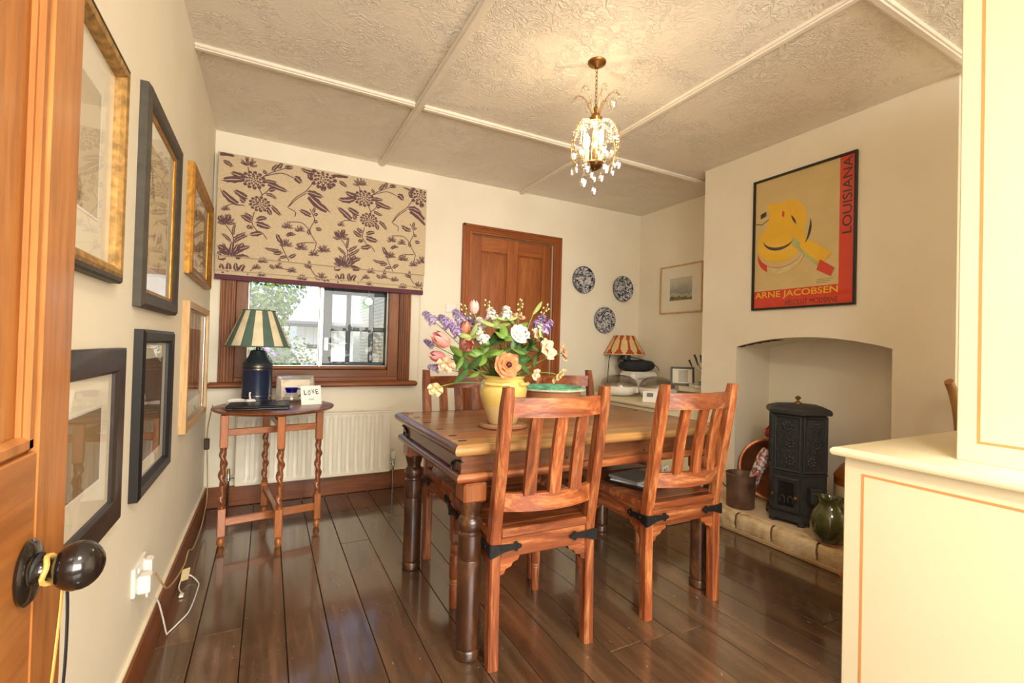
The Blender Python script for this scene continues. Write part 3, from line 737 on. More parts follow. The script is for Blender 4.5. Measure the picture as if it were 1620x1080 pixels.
# ================================================================= pictures
def rectframe(b, w, h, prof, M=None):
    n = len(prof); vs = []
    for (i, z) in prof:
        X, Y = w/2-i, h/2-i; vs += [(-X, -Y, z), (X, -Y, z), (X, Y, z), (-X, Y, z)]
    fs = []
    for a in range(n):
        c = (a+1) % n
        for k in range(4):
            k2 = (k+1) % 4; fs.append((4*a+k, 4*a+k2, 4*c+k2, 4*c+k))
    b.add(vs, fs, M)
def sketch(name, paper, ink, scale, lo=.52, hi=.62, stretch=(1, 1, 1)):
    n = N(name); v = n.vec(stretch); f = n.noise(v, scale, 6, .65, 1.0); g = n.noise(v, scale*.45, 3)
    mk = n.mix(n.ramp(g, [(.42, (0, 0, 0, 1)), (.6, (1, 1, 1, 1))]), (0, 0, 0, 1), n.ramp(f, [(lo, (0, 0, 0, 1)), (hi, (1, 1, 1, 1))]))
    n.set(n.mix(mk, paper, ink), .7); return n.m
mount_m = plain('ivory_mount', srgb(238, 230, 208), .8, var=.02)
def picture(name, label, Mw, w, h, fm, prof, mount=.06, slip=None, art=None, extra=None, cat='picture'):
    t = thing(name, label, cat, Mw)
    part('frame', fm, t, lambda b: rectframe(b, w, h, prof), 30)
    inn = max(p[0] for p in prof); zi = prof[-2][1] if len(prof) > 3 else .01
    if slip: part('inner_slip', slip, t, lambda b: rectframe(b, w-2*inn+.004, h-2*inn+.004, [(0, .004), (0, .0135), (.006, .0145), (.012, .010), (.012, .004)]), 30); inn += .010
    part('mount', mount_m, t, lambda b: b.box(-w/2+inn-.002, w/2-inn+.002, -h/2+inn-.002, h/2-inn+.002, .002, .005))
    if art: part('print', art, t, lambda b: b.box(-w/2+inn+mount, w/2-inn-mount, -h/2+inn+mount, h/2-inn-mount, .005, .0056))
    if art and mount > .03: part('mount_bevel', M['white_plastic'], t, lambda b: rectframe(b, w-2*(inn+mount)+.012, h-2*(inn+mount)+.012, [(0, .005), (0, .0062), (.006, .0058), (.006, .005)]))
    part('glass', M['glass'], t, lambda b: b.add([(-w/2+inn-.001, -h/2+inn-.001, .008), (w/2-inn+.001, -h/2+inn-.001, .008), (w/2-inn+.001, h/2-inn+.001, .008), (-w/2+inn-.001, h/2-inn+.001, .008)], [(0, 1, 2, 3)]))
    if extra: extra(t)
    return t
gold = plain('gilt', srgb(176, 128, 58), .34, .8, var=.3, scale=30, bump=.15); gold2 = plain('worn_gilt', srgb(176, 138, 80), .5, .45, var=.45, scale=45, bump=.2)
pewter = plain('dark_pewter', srgb(70, 64, 54), .55, .1, var=.2, scale=30); dkbrown = wood('dark_brown_frame', srgb(30, 22, 18), srgb(48, 36, 30), srgb(60, 46, 38), 'Y', 20, .45, .2)
palew = wood('pale_frame_wood', srgb(186, 140, 84), srgb(212, 170, 112), srgb(226, 190, 134), 'Y', 12, .45, .2); blackf = plain('black_frame', srgb(27, 25, 24), .42, var=.1)
P1 = [(.012, 0), (.012, .026), (.020, .030), (.030, .027), (.038, .018), (.038, 0)]
P0 = [(0, 0), (0, .020), (.004, .026), (.012, .028), (.012, 0)]
pic = picture('framed_picture', 'large picture in speckled gold frame, top left of the wall next to the door', on_left(1.14, 1.492), .62, .525, gold2, P1, .09, None, sketch('pale_sepia_sketch', srgb(206, 192, 162), srgb(120, 92, 66), 7))
part('outer_moulding', pewter, pic, lambda b: rectframe(b, .62, .525, P0), 30)
picture('framed_picture', 'dark pewter and gilt framed picture hanging high between two gold frames', on_left(1.945, 1.512), .56, .645, pewter, [(0, 0), (0, .020), (.010, .028), (.030, .026), (.044, .020), (.050, .012), (.050, 0)], .07, gold, sketch('botanical_sketch', srgb(214, 196, 158), srgb(92, 76, 54), 11))
picture('framed_picture', 'gold framed picture nearest the window blind', on_left(2.93, 1.65), .80, .505, gold, [(0, 0), (0, .020), (.006, .030), (.014, .032), (.022, .024), (.034, .026), (.045, .013), (.045, 0)], .06, gold, sketch('dark_sketch', srgb(196, 172, 126), srgb(84, 62, 42), 9))
picture('framed_picture', 'pale wooden framed picture beside the side table', on_left(2.925, .972), .79, .60, palew, [(0, 0), (0, .028), (.030, .028), (.030, 0)], .08, M['silver'], sketch('brown_print', srgb(176, 128, 84), srgb(104, 70, 44), 6))
picture('framed_picture', 'glossy black framed picture low on the wall above the socket', on_left(1.945, .873), .49, .505, blackf, [(0, 0), (0, .022), (.010, .028), (.034, .024), (.042, .014), (.042, 0)], .05, None, sketch('dim_print', srgb(120, 96, 70), srgb(70, 50, 36), 8))
def f6x(t): pass
picture('framed_picture', 'wide dark brown framed sepia photograph behind the door knob', on_left(1.235, .853), .61, .44, dkbrown, [(0, 0), (0, .018), (.004, .020), (.056, .018), (.062, .012), (.062, 0)], .075, None, sketch('sepia_photograph', srgb(150, 126, 88), srgb(74, 54, 34), 9, .40, .60, (1, .3, 1)))
# watercolour in the alcove
def wc():
    n = N('watercolour'); tc = n.n('ShaderNodeTexCoord'); sp = n.n('ShaderNodeSeparateXYZ'); n.l(tc.outputs['Object'], sp.inputs[0])
    nz = n.noise(n.vec(), 14, 4); ad = n.n('ShaderNodeMath', operation='MULTIPLY_ADD'); n.l(nz, ad.inputs[0]); ad.inputs[1].default_value = .12; n.l(sp.outputs['Y'], ad.inputs[2])
    c = n.ramp(ad.outputs[0], [(0, srgb(96, 92, 40)), (.015, srgb(150, 142, 76)), (.035, srgb(84, 84, 44)), (.06, srgb(196, 190, 166)), (.09, srgb(150, 150, 140)), (.13, srgb(176, 174, 160)), (.2, srgb(206, 200, 180))])
    # the ramp starts at the picture's foot: shift by half its height
    sub = n.n('ShaderNodeMath', operation='ADD'); n.l(ad.outputs[0], sub.inputs[0]); sub.inputs[1].default_value = .06
    r = c.node; n.l(sub.outputs[0], r.inputs[0]); n.set(c, .8); return n.m
picture('framed_picture', 'small landscape watercolour in thin wooden frame in the alcove', on_right(3.063, 1.68), .495, .445, palew, [(0, 0), (0, .016), (.012, .016), (.012, 0)], .105, None, wc())

# ---- poster on the chimney breast
po = thing('framed_poster', 'black framed exhibition poster with red borders on the chimney breast', 'poster', on_breast(1.727, 1.827))
PW, PH = .627, .868
part('frame', blackf, po, lambda b: rectframe(b, PW, PH, [(0, 0), (0, .018), (.012, .018), (.012, 0)]))
paper = plain('poster_paper', srgb(214, 190, 132), .6, var=.04, scale=8); red = plain('poster_red', srgb(214, 62, 36), .55, var=.03); yel = plain('poster_yellow', srgb(240, 190, 40), .55, var=.05, scale=9)
ink = plain('poster_ink', srgb(58, 44, 30), .6); pale = plain('poster_pale', srgb(216, 200, 140), .6); ltgreen = plain('poster_green', srgb(186, 190, 120), .6)
iw, ih = PW/2-.012, PH/2-.012
part('sheet', paper, po, lambda b: b.box(-iw, iw, -ih, ih, .002, .004))
xb = -PW/2+.853*PW; zb_ = -PH/2+.144*PH
def _red(b): b.box(xb, iw, -ih, ih, .004, .0044); b.box(-iw, xb, -ih, zb_, .004, .0044)
part('red_border', red, po, _red)
def U(u): return -PW/2+u*PW
def V(v): return -PH/2+v*PH
def ell(cx, cy, rx, ry, a0=0, a1=360, n=40): return [(cx+rx*math.cos(R(a0+(a1-a0)*k/n)), cy+ry*math.sin(R(a0+(a1-a0)*k/n))) for k in range(n+(0 if a1-a0 == 360 else 1))]
def ribn(b, outer, inner, z):
    n = len(outer); b.add([(p[0], p[1], z) for p in outer]+[(p[0], p[1], z) for p in inner], [(k, k+1, n+k+1, n+k) for k in range(n-1)])
def flat(b, ps, z): b.add([(p[0], p[1], z) for p in ps], [list(range(len(ps)))])
def art_red(b):
    ribn(b, ell(U(.30), V(.405), .155, .125, 180, 400), ell(U(.30), V(.455), .155, .125, 180, 400), .0048)
    b.add([(U(.66), V(.255), .0076), (U(.79), V(.20), .0076), (U(.82), V(.255), .0076), (U(.69), V(.325), .0076)], [(0, 1, 2, 3)])
    flat(b, ell(U(.325), V(.70), .008, .020), .0080)
part('print_red', red, po, art_red, recalc=False)
def art_pale(b): ribn(b, ell(U(.30), V(.40), .15, .12, 235, 345), ell(U(.30), V(.45), .155, .125, 235, 345), .0052)
part('print_pale', pale, po, art_pale, recalc=False)
def art_yel(b):
    flat(b, ell(U(.36), V(.64), .125, .135), .0056); flat(b, [(U(.15), V(.80)), (U(.46), V(.78)), (U(.52), V(.66)), (U(.20), V(.66))], .0060)
    flat(b, ell(U(.30), V(.50), .160, .130), .0064); flat(b, [(U(.50), V(.43)), (U(.58), V(.475)), (U(.80), V(.36)), (U(.70), V(.29))], .0068)
part('print_yellow', yel, po, art_yel, recalc=False)
def cres(b, cx, cy, rx, ry, th, a0, a1, z, n=24):
    o = []; q = []
    for k in range(n+1):
        t = k/n; a = R(a0+(a1-a0)*t); h = th*math.sin(PI*t); o.append((cx+rx*math.cos(a), cy+ry*math.sin(a))); q.append((cx+(rx-h)*math.cos(a), cy+(ry-h)*math.sin(a)))
    ribn(b, o, q, z)
def art_ink(b):
    cres(b, U(.28), V(.535), .105, .085, .020, 185, 340, .0072); cres(b, U(.30), V(.60), .10, .09, .014, 0, 50, .0076); cres(b, U(.37), V(.57), .148, .150, .016, -42, 20, .0050)
    flat(b, [(U(.08), V(.70)), (U(.14), V(.715)), (U(.14), V(.75)), (U(.08), V(.735))], .0076)
    b.tube([(U(.03), V(.67), .0052), (U(.09), V(.655), .0052), (U(.17), V(.685), .0052)], .0025, 4)
    for k in range(3): b.box(U(.66), U(.82-.03*k), V(.185-.012*k), V(.187-.012*k), .005, .0052)
part('print_ink', ink, po, art_ink, recalc=False)
def art_gr(b):
    flat(b, [(U(.42), V(.52)), (U(.50), V(.47)), (U(.50), V(.40)), (U(.42), V(.46))], .0072); flat(b, [(U(.50), V(.40)), (U(.50), V(.43)), (U(.70), V(.29)), (U(.69), V(.265))], .0074)
part('print_green', ltgreen, po, art_gr, recalc=False)
part('lettering', yel, po, lambda b: text_into(b, 'ARNE JACOBSEN', .515, .052, U(.44), V(.106), .0048, None, .012), recalc=False)
def _tx(b):
    text_into(b, 'ABSOLUT MODERNE', .315, .032, U(.60), V(.044), .0048)
    text_into(b, 'LOUISIANA', .44, .050, 0, 0, 0, TR(U(.917), V(.725), .0048) @ RZ(PI/2), .008)
part('lettering', ink, po, _tx, recalc=False)
part('glass', M['glass'], po, lambda b: b.add([(-iw, -ih, .0100), (iw, -ih, .0100), (iw, ih, .0100), (-iw, ih, .0100)], [(0, 1, 2, 3)]))

# ================================================================= patterned roman blind
bl = thing('roman_blind', 'beige roman blind printed with purple flowers over the window', 'blind', on_back(-.322, 1.495))
n = N('blind_linen'); v = n.vec(); n.set(n.ramp(n.noise(v, 90, 3), [(.3, srgb(196, 174, 140)), (.7, srgb(208, 188, 154))]), .85); linen = n.m
purp = plain('print_purple', srgb(100, 70, 72), .85, var=.12, scale=60); plum = plain('plum_band', srgb(96, 52, 62), .8)
BW_, BH_ = 1.386, .822
def bz(x, y):                                   # how far the cloth stands off the wall at height y
    if y > .155: return .050
    if y > .062: return .066-.010*(y-.062)/.093
    return .074
def cloth(b):
    b.box(0, BW_, .150, BH_, .058, .072, .004); b.box(0, BW_, .058, .170, .048, .056, .003); b.box(0, BW_, .030, .070, .040, .046, .003)
    b.box(.01, BW_-.01, BH_-.03, BH_, .0, .060, .002)
part('cloth', linen, bl, cloth)
part('band', plum, bl, lambda b: b.box(0, BW_, 0, .034, .034, .050, .003))
MOTIF = "R 0.203 0.671 0.047;B 0.173 0.788 0.039;S 0.175 0.712 0.169 0.752;L 0.15 0.666 0.016 0.636 0.026;L 0.162 0.687 0.066 0.7 0.023;S 0.247 0.695 0.31 0.743 0.431 0.81;L 0.283 0.728 0.255 0.753 0.013;L 0.31 0.749 0.346 0.808 0.015;L 0.347 0.772 0.373 0.825 0.015;L 0.384 0.79 0.441 0.801 0.017;S 0.265 0.709 0.366 0.749 0.443 0.732;L 0.443 0.741 0.497 0.702 0.025;L 0.266 0.667 0.422 0.627 0.021;L 0.257 0.681 0.349 0.683 0.016;S 0.231 0.63 0.256 0.572 0.226 0.515;S 0.251 0.576 0.295 0.62;L 0.291 0.614 0.337 0.636 0.018;L 0.269 0.59 0.348 0.565 0.014;R 0.244 0.518 0.041;L 0.18 0.543 0.086 0.588 0.023;L 0.137 0.49 0.014 0.585 0.023;L 0.163 0.515 0.127 0.539 0.018;S 0.051 0.471 0.085 0.492 0.155 0.493;B 0.051 0.461 0.021;L 0.308 0.523 0.38 0.456 0.016;L 0.29 0.494 0.314 0.451 0.017;S 0.214 0.461 0.202 0.388 0.231 0.338;L 0.204 0.388 0.13 0.43 0.018;L 0.207 0.419 0.154 0.447 0.016;L 0.194 0.371 0.173 0.342 0.016;L 0.216 0.389 0.321 0.368 0.023;L 0.224 0.406 0.296 0.433 0.018;L 0.208 0.363 0.186 0.354 0.012;S 0.231 0.338 0.268 0.324 0.292 0.288;L 0.267 0.33 0.183 0.303 0.02;S 0.411 0.522 0.457 0.596 0.523 0.656 0.575 0.736;S 0.42 0.531 0.462 0.586 0.524 0.64;R 0.63 0.762 0.059;L 0.68 0.799 0.816 0.809 0.029;L 0.669 0.814 0.762 0.832 0.025;L 0.578 0.796 0.479 0.809 0.018;L 0.56 0.738 0.534 0.787 0.018;L 0.631 0.713 0.633 0.67 0.023;L 0.661 0.73 0.708 0.716 0.017;L 0.523 0.645 0.693 0.526 0.034;L 0.523 0.65 0.644 0.628 0.024;S 0.416 0.52 0.459 0.5 0.459 0.466;L 0.733 0.765 0.797 0.732 0.016;S 0.603 0.294 0.556 0.385 0.583 0.465 0.551 0.536;L 0.568 0.485 0.478 0.519 0.02;L 0.578 0.491 0.607 0.512 0.013;L 0.577 0.508 0.581 0.557 0.012;L 0.579 0.443 0.609 0.453 0.014;L 0.59 0.401 0.636 0.402 0.016;L 0.562 0.354 0.546 0.395 0.014;S 0.551 0.39 0.5 0.431 0.414 0.424;B 0.414 0.4 0.029;B 0.492 0.389 0.027;S 0.588 0.303 0.514 0.293 0.476 0.278;B 0.505 0.269 0.033;S 0.598 0.293 0.59 0.249;B 0.585 0.232 0.028;B 0.65 0.269 0.036;S 0.431 0.156 0.386 0.246 0.365 0.327;L 0.395 0.268 0.346 0.34 0.017;L 0.382 0.224 0.27 0.231 0.013;L 0.392 0.215 0.327 0.196 0.015;B 0.41 0.28 0.033;L 0.407 0.322 0.454 0.36 0.014;L 0.407 0.333 0.474 0.347 0.011;L 0.426 0.176 0.478 0.214 0.015;L 0.421 0.186 0.365 0.169 0.013;S 0.091 0.129 0.1 0.271 0.046 0.365;L 0.1 0.281 0.11 0.374 0.01;B 0.054 0.386 0.044;L 0.05 0.365 0.01 0.409 0.017;L 0.067 0.368 0.078 0.43 0.017;L 0.096 0.261 0.173 0.322 0.014;L 0.093 0.23 0.192 0.304 0.014;L 0.092 0.24 0.026 0.297 0.012;B 0.089 0.194 0.063;L 0.086 0.168 0.008 0.219 0.022;L 0.111 0.182 0.203 0.233 0.018;L 0.121 0.152 0.201 0.151 0.019;L 0.061 0.145 0.01 0.13 0.02;L 0.128 0.204 0.162 0.249 0.016;L 0.064 0.035 0.032 0.107 0.019;L 0.077 0.047 0.074 0.117 0.02;L 0.142 0.043 0.171 0.112 0.021;L 0.133 0.052 0.118 0.121 0.017;S 0.177 0.036 0.212 0.08 0.238 0.104;B 0.238 0.102 0.022;B 0.273 0.149 0.025;B 0.267 0.055 0.021;S 0.367 0.107 0.462 0.095;B 0.366 0.117 0.023;B 0.452 0.103 0.025;L 0.385 0.129 0.365 0.169 0.013;B 0.516 0.057 0.028;S 0.579 0.107 0.553 0.147;L 0.564 0.127 0.524 0.144 0.013;L 0.569 0.116 0.552 0.18 0.012;B 0.64 0.075 0.035;S 0.6 0.076 0.579 0.107;L 0.31 0.122 0.348 0.094 0.013;L 0.702 0.042 0.651 0.059 0.015;B 0.191 0.022 0.021;L 0.259 0.018 0.304 0.012 0.012"
def print_(b):
    pr = random.Random(3); cnt = [0]
    def pt(x, y): return (x, y, bz(x, y)+.0006)
    def poly(ps):
        if any(p[0] < .002 or p[0] > BW_-.002 or p[1] < .036 or p[1] > BH_-.002 for p in ps): return
        ys = [p[1] for p in ps]
        for a in (.150, .058):
            if min(ys) < a < max(ys): return
        cnt[0] += 1; yc = sum(ys)/len(ys)
        z = (.0723 if yc > .150 else (.0563 if yc > .058 else .0463))+(cnt[0] % 60)*1.2e-5
        b.add([(p[0], p[1], z) for p in ps], [list(range(len(ps)))])
    def leaf(x0, y0, x1, y1, wd):
        d = Vector((x1-x0, y1-y0)); L = d.length; 
        if L < 1e-4: return
        d /= L; nn = Vector((-d.y, d.x)); n = 7; up = []; dn = []; bend = pr.uniform(-.10, .10)*L
        for k in range(n+1):
            s = k/n; c = Vector((x0, y0))+d*L*s+nn*bend*math.sin(PI*s); hw = wd*.62*(math.sin(PI*s**.8)**.8)*(1+.22*(k % 2)) if 0 < k < n else 0
            up.append(c+nn*hw); dn.append(c-nn*hw*.35 if True else c); 
        for k in range(n):
            poly([up[k], up[k+1], up[k+1]*.82+dn[k+1]*.18, up[k]*.82+dn[k]*.18] if False else [up[k], up[k+1], (up[k+1]+dn[k+1])*.5, (up[k]+dn[k])*.5])
        off = -nn*wd*.16
        for k in range(n):
            m0 = (up[k]+dn[k])*.5+off*math.sin(PI*k/n); m1 = (up[k+1]+dn[k+1])*.5+off*math.sin(PI*(k+1)/n); e0 = dn[k]+off; e1 = dn[k+1]+off
            if 0 < k < n-1: poly([m0, m1, e1, e0])
    def stem(ps, wd=.0028):
        P = spline([(p[0], p[1], 0) for p in ps], 6)
        for a, c in zip(P, P[1:]):
            d = (c-a); 
            if d.length < 1e-5: continue
            d.normalize(); q = Vector((-d.y, d.x, 0))*wd; poly([a+q, c+q, c-q, a-q])
    def rosette(x, y, r):
        for ring, (ro, ri, np_) in enumerate(((1.22, .84, 13), (.80, .56, 10), (.53, .33, 7), (.28, .08, 5))):
            for k in range(np_):
                a = 2*PI*k/np_+ring*.37; da = PI/np_*(.93 if ring == 0 else .80)
                q = lambda rr, aa: Vector((x+r*rr*math.cos(aa), y+r*rr*math.sin(aa)*.82))
                poly([q(ri, a-da), q(ro, a-da*.8), q(ro*1.10, a-da*.3), q(ro*1.12, a+da*.2), q(ro, a+da*.8), q(ri, a+da*.9), q((ri+ro)/2*.98, a+da*.2)])
    def bell(x, y, r):
        for k in range(7):
            a = PI/2+(k-3)*.50+pr.uniform(-.1, .1); leaf(x, y-r*.6, x+r*1.25*math.cos(a), y-r*.5+r*1.35*math.sin(a), r*.32)
    for rep in (-1, 0, 1):
        ox = rep*.709
        for e in MOTIF.split(';'):
            t = e.split(); q = list(map(float, t[1:]))
            if t[0] == 'R': rosette(q[0]+ox, q[1], q[2]*1.18)
            elif t[0] == 'B': bell(q[0]+ox, q[1], q[2]*1.15)
            elif t[0] == 'L': leaf(q[0]+ox, q[1], q[2]+ox, q[3], q[4]*1.55)
            else: stem([(q[i]+ox, q[i+1]) for i in range(0, len(q), 2)])
o = part('floral_print', purp, bl, print_); 
part('pull_cord', M['white_plastic'], bl, lambda b: b.tube([(BW_-.012, .01, .03), (BW_-.010, -.35, .025), (BW_-.012, -.70, .02)], .0015, 5))

# ---- light switch
sw = thing('light_switch', 'white light switch plate beside the back door', 'switch', on_back(1.313, 1.41))
part('plate', M['white_plastic'], sw, lambda b: b.box(-.045, .045, -.036, .036, 0, .009, .003)); part('rocker', M['white_plastic'], sw, lambda b: b.box(-.006, .006, -.012, .012, .009, .013, .002))

# ---- three wall plates
n = N('blue_transferware'); v = n.vec((1, 1, 1), 3.0); vo = n.n('ShaderNodeTexVoronoi'); vo.inputs['Scale'].default_value = 42; n.l(v, vo.inputs['Vector'])
nz = n.noise(v, 30, 5, .7, 1.5)
c = n.mix(n.ramp(nz, [(.46, (0, 0, 0, 1)), (.56, (1, 1, 1, 1))]), srgb(34, 40, 62), srgb(205, 205, 205)); c = n.mix(n.ramp(vo.outputs[0], [(.10, (1, 1, 1, 1)), (.22, (0, 0, 0, 1))]), c, srgb(214, 214, 212))
n.set(c, .25, coat=.3); transfer = n.m; rim_m = plain('navy_rim', srgb(36, 44, 72), .3)
for (x, z, lab) in ((2.626, 1.76, 'blue and white plate on the wall, nearest the door'), (3.106, 1.712, 'blue and white plate on the wall, nearest the corner'), (2.888, 1.39, 'blue and white plate on the wall, lowest of the three')):
    p = thing('wall_plate', lab, 'plate', on_back(x, z, .002), 'blue plates on the back wall')
    part('plate_body', transfer, p, lambda b: b.lathe([(0, 0), (.07, 0), (.10, .008), (.126, .020), (.128, .023), (.124, .024), (.098, .013), (.075, .007), (0, .006)], 40), 50)
    part('rim', rim_m, p, lambda b: b.tube([(.126*math.cos(2*PI*k/40), .126*math.sin(2*PI*k/40), .0225) for k in range(41)], .0025, 6, caps=False))

# ================================================================= radiator under the window
ra = thing('radiator', 'cream ribbed panel radiator below the window', 'radiator', TR(-.165, 3.515, .155))
RW, RH = .995, .445
def rpanel(b):
    n = 16; xs = []; pitch = (RW-.08)/n
    pts = [(0, .004), (.02, .0)]
    for k in range(n):
        x = .04+pitch*k; pts += [(x+pitch*.12, .0), (x+pitch*.24, .016), (x+pitch*.62, .016), (x+pitch*.74, .0)]
    pts += [(RW-.02, 0), (RW, .004)]
    zs = [(0, 0), (.03, 0), (.05, 1), (RH-.05, 1), (RH-.03, 0), (RH, 0)]
    vs = [(x, (d*s if d > .005 else d*(1 if s else 1)), z) for (z, s) in zs for (x, d) in pts]; m = len(pts)
    b.add(vs, [(j*m+i, j*m+i+1, (j+1)*m+i+1, (j+1)*m+i) for j in range(len(zs)-1) for i in range(m-1)])
part('front_panel', M['white_enamel'], ra, rpanel, 50, )
def rback(b): b.box(0, RW, .019, .024, 0, RH); b.box(0, RW, .055, .061, .005, RH-.005, .002); b.box(-.003, .003, -.004, .065, 0, RH, .003); b.box(RW-.003, RW+.003, -.004, .065, 0, RH, .003); b.box(0, RW, -.005, .006, -.005, .008, .003); b.box(0, RW, -.005, .006, RH-.008, RH+.004, .003)
part('casing', M['white_enamel'], ra, rback)
def grille(b):
    b.box(0, RW, .0, .062, RH-.002, RH+.003, .001)
part('top_grille', M['white_enamel'], ra, grille)
def valve(x, trv):
    def f(b):
        b.tube([(x, .035, .055), (x, .035, -.155)], .0075, 8); b.tube([(x, .035, .05), (x-(.045 if trv else -.045), .035, .05)], .009, 8); b.lathe([(0, 0), (.013, 0), (.013, .03), (.010, .035), (.010, .05), (0, .05)], 12, TR(x, .035, .03))
    V_ = part('valve', M['chrome'], ra, f, 40)
    if trv: part('valve_head', M['white_plastic'], V_, lambda b: b.lathe([(0, 0), (.014, 0), (.019, .012), (.019, .045), (.015, .056), (0, .058)], 16, TR(x, .035, .08)), 40)
    else: part('valve_cap', M['brass'], V_, lambda b: b.lathe([(0, 0), (.009, 0), (.009, .025), (0, .027)], 12, TR(x, .035, .08)), 40)
valve(RW+.035, True); valve(-.04, False)
for x in (.2, .8): part('bracket', M['white_enamel'], ra, lambda b: b.box(x, x+.03, .06, .0935, .05, RH-.05, .002))

# ================================================================= socket, plugs and leads at the left wall
so = thing('wall_socket', 'white double wall socket low on the left wall', 'socket', on_left(1.845, .355))
part('plate', M['white_plastic'], so, lambda b: b.box(-.073, .073, -.044, .044, 0, .010, .003))
for x in (-.035, .035): part('switch', M['white_plastic'], so, lambda b: b.box(x-.005, x+.005, .018, .034, .010, .014, .001))
pg = thing('charger_plug', 'white charger plug in the near half of the wall socket', 'plug', on_left(1.81, .345, .0105))
part('body', M['white_plastic'], pg, lambda b: b.box(-.022, .022, -.032, .022, 0, .034, .005))
part('cable', M['white_plastic'], pg, lambda b: b.tube(spline([(-0.010, -0.033, 0.025), (-0.010, -0.045, 0.025), (0.046, -0.075, 0.025), (0.130, -0.125, 0.030), (0.210, -0.220, 0.033), (0.290, -0.325, 0.035), (0.321, -0.339, 0.037), (0.380, -0.340, 0.060), (0.463, -0.340, 0.085), (0.650, -0.340, 0.092), (0.710, -0.340, 0.085), (0.760, -0.325, 0.050), (0.740, -0.315, 0.025), (0.670, -0.333, 0.020), (0.617, -0.339, 0.039)], 6), .0028, 6), 60)
part('connector', M['white_plastic'], pg, lambda b: b.box(.590, .617, -.343, -.333, .030, .046, .002))
pg = thing('lamp_plug', 'white three-pin plug in the far half of the wall socket', 'plug', on_left(1.885, .362, .0105))
part('body', M['white_plastic'], pg, lambda b: b.box(-.024, .024, -.024, .026, 0, .024, .006))
LC = thing('lamp_lead', 'beige lamp lead with inline switch running down the corner to the socket', 'cable', TR(-.31, 3.3, 0))
def lead(b): b.tube(spline([(0.020, 0.070, 0.700), (-0.012, 0.200, 0.550), (-0.015, 0.210, 0.440), (-0.005, 0.170, 0.300), (0.005, 0.090, 0.130), (0.010, -0.200, 0.060), (0.015, -0.550, 0.080), (0.018, -0.750, 0.140), (0.020, -0.880, 0.135), (0.020, -1.100, 0.170), (0.020, -1.280, 0.220), (0.017, -1.370, 0.280), (0.005, -1.410, 0.335)], 8), .0032, 6)
part('flex', M['beige_cord'], LC, lead, 60)
part('inline_switch', M['brown_cord'], LC, lambda b: b.box(-.030, -.001, .193, .213, .405, .475, .004))
part('tag', plain('paper_tag', srgb(212, 190, 140), .7), LC, lambda b: b.box(-.014, .016, -.002, .002, -.028, .028, .001, TR(.030, -.94, .115) @ RZ(.5) @ RX(.3)))
# ================================================================= things on the side table
GT = GZ+.0006
ql = thing('table_lamp', 'table lamp with navy canister base and green and cream striped shade', 'lamp', TR(-.055, 3.285, GT))
navy = plain('navy_tin', srgb(38, 48, 74), .32, .3, coat=.3, var=.08); teal = plain('dark_shoulder', srgb(52, 62, 66), .32, .4, var=.08)
part('canister', navy, ql, lambda b: b.lathe([(0, 0), (.083, 0), (.085, .004), (.085, .018), (.083, .02), (.083, .205), (.085, .208), (.085, .222), (.082, .226)], 40), 40)
part('shoulder', teal, ql, lambda b: b.lathe([(.082, .226), (.085, .23), (.083, .242), (.068, .258), (.052, .282), (.044, .305), (.041, .318), (.030, .322), (.012, .324), (.012, .345), (0, .346)], 40), 40)
for z in (.020, .045, .205, .226): part('brass_band', M['brass'], ql, lambda b: b.lathe([(.0835, z-.0014), (.0865, z-.001), (.0865, z+.001), (.0835, z+.0014)], 40))
green_s = plain('shade_green', srgb(84, 106, 92), .8); cream_s = plain('shade_cream', srgb(226, 212, 176), .8)
def lshade(b):
    seg = 18; sub = 4; r0, r1, z0, z1 = .180, .090, .345, .565; vs = []; fs = []
    n = seg*sub
    for (r, z) in ((r0, z0), (r1, z1), (r1-.003, z1), (r0-.003, z0)):
        for k in range(n): t = 2*PI*k/n; vs.append((r*math.cos(t), r*math.sin(t), z))
    for q in range(4):
        for k in range(n):
            b.cur = (k//sub) % 2; k2 = (k+1) % n; a = q*n; c = ((q+1) % 4)*n
            b.add([], []) ; fs = (a+k, a+k2, c+k2, c+k); b.f.append(list(fs)); b.mi.append(b.cur)
    b.v = [Vector(p) for p in vs]; b.cur = 0
b = B(); lshade(b); sh = b.build('lamp_shade', [green_s, cream_s], ql, 30)
part('shade_trim', green_s, sh, lambda b: b.tube([(.1805*math.cos(2*PI*k/48), .1805*math.sin(2*PI*k/48), .346) for k in range(49)], .0035, 6, caps=False))
part('shade_trim', green_s, sh, lambda b: b.tube([(.0905*math.cos(2*PI*k/48), .0905*math.sin(2*PI*k/48), .565) for k in range(49)], .0035, 6, caps=False))
def carrier(b):
    b.tube([(0, 0, .34), (0, 0, .56)], .006, 8)
    for k in range(3): a = 2*PI*k/3; b.tube([(0, 0, .555), (.0885*math.cos(a), .0885*math.sin(a), .563)], .0015, 5)
part('carrier', M['brass'], ql, carrier)
lp = thing('laptop', 'closed black laptop lying on the side table', 'laptop', TR(-.035, 3.010, GT) @ RZ(R(-2)))
part('base', M['black_plastic'], lp, lambda b: b.box(-.155, .155, -.105, .105, 0, .014, .004)); part('lid', M['black_plastic'], lp, lambda b: b.box(-.155, .155, -.105, .105, .0145, .024, .004))
part('hinge', M['black_gloss'], lp, lambda b: b.tube([(-.12, -.107, .015), (.0, -.107, .015)], .008, 8))
cb = thing('white_cable', 'coiled white charging cable with adapter behind the laptop', 'cable', TR(-.15, 3.155, GT))
def coil(b):
    pts = []
    for k in range(60): t = k/59*2*PI*2.6; r = .045-.006*k/59; pts.append((r*math.cos(t)*1.3, r*math.sin(t)*.6, .006+.018*k/59+.012*max(0, math.sin(t))))
    b.tube(pts, .003, 6)
part('coil', M['white_plastic'], cb, coil, 60)
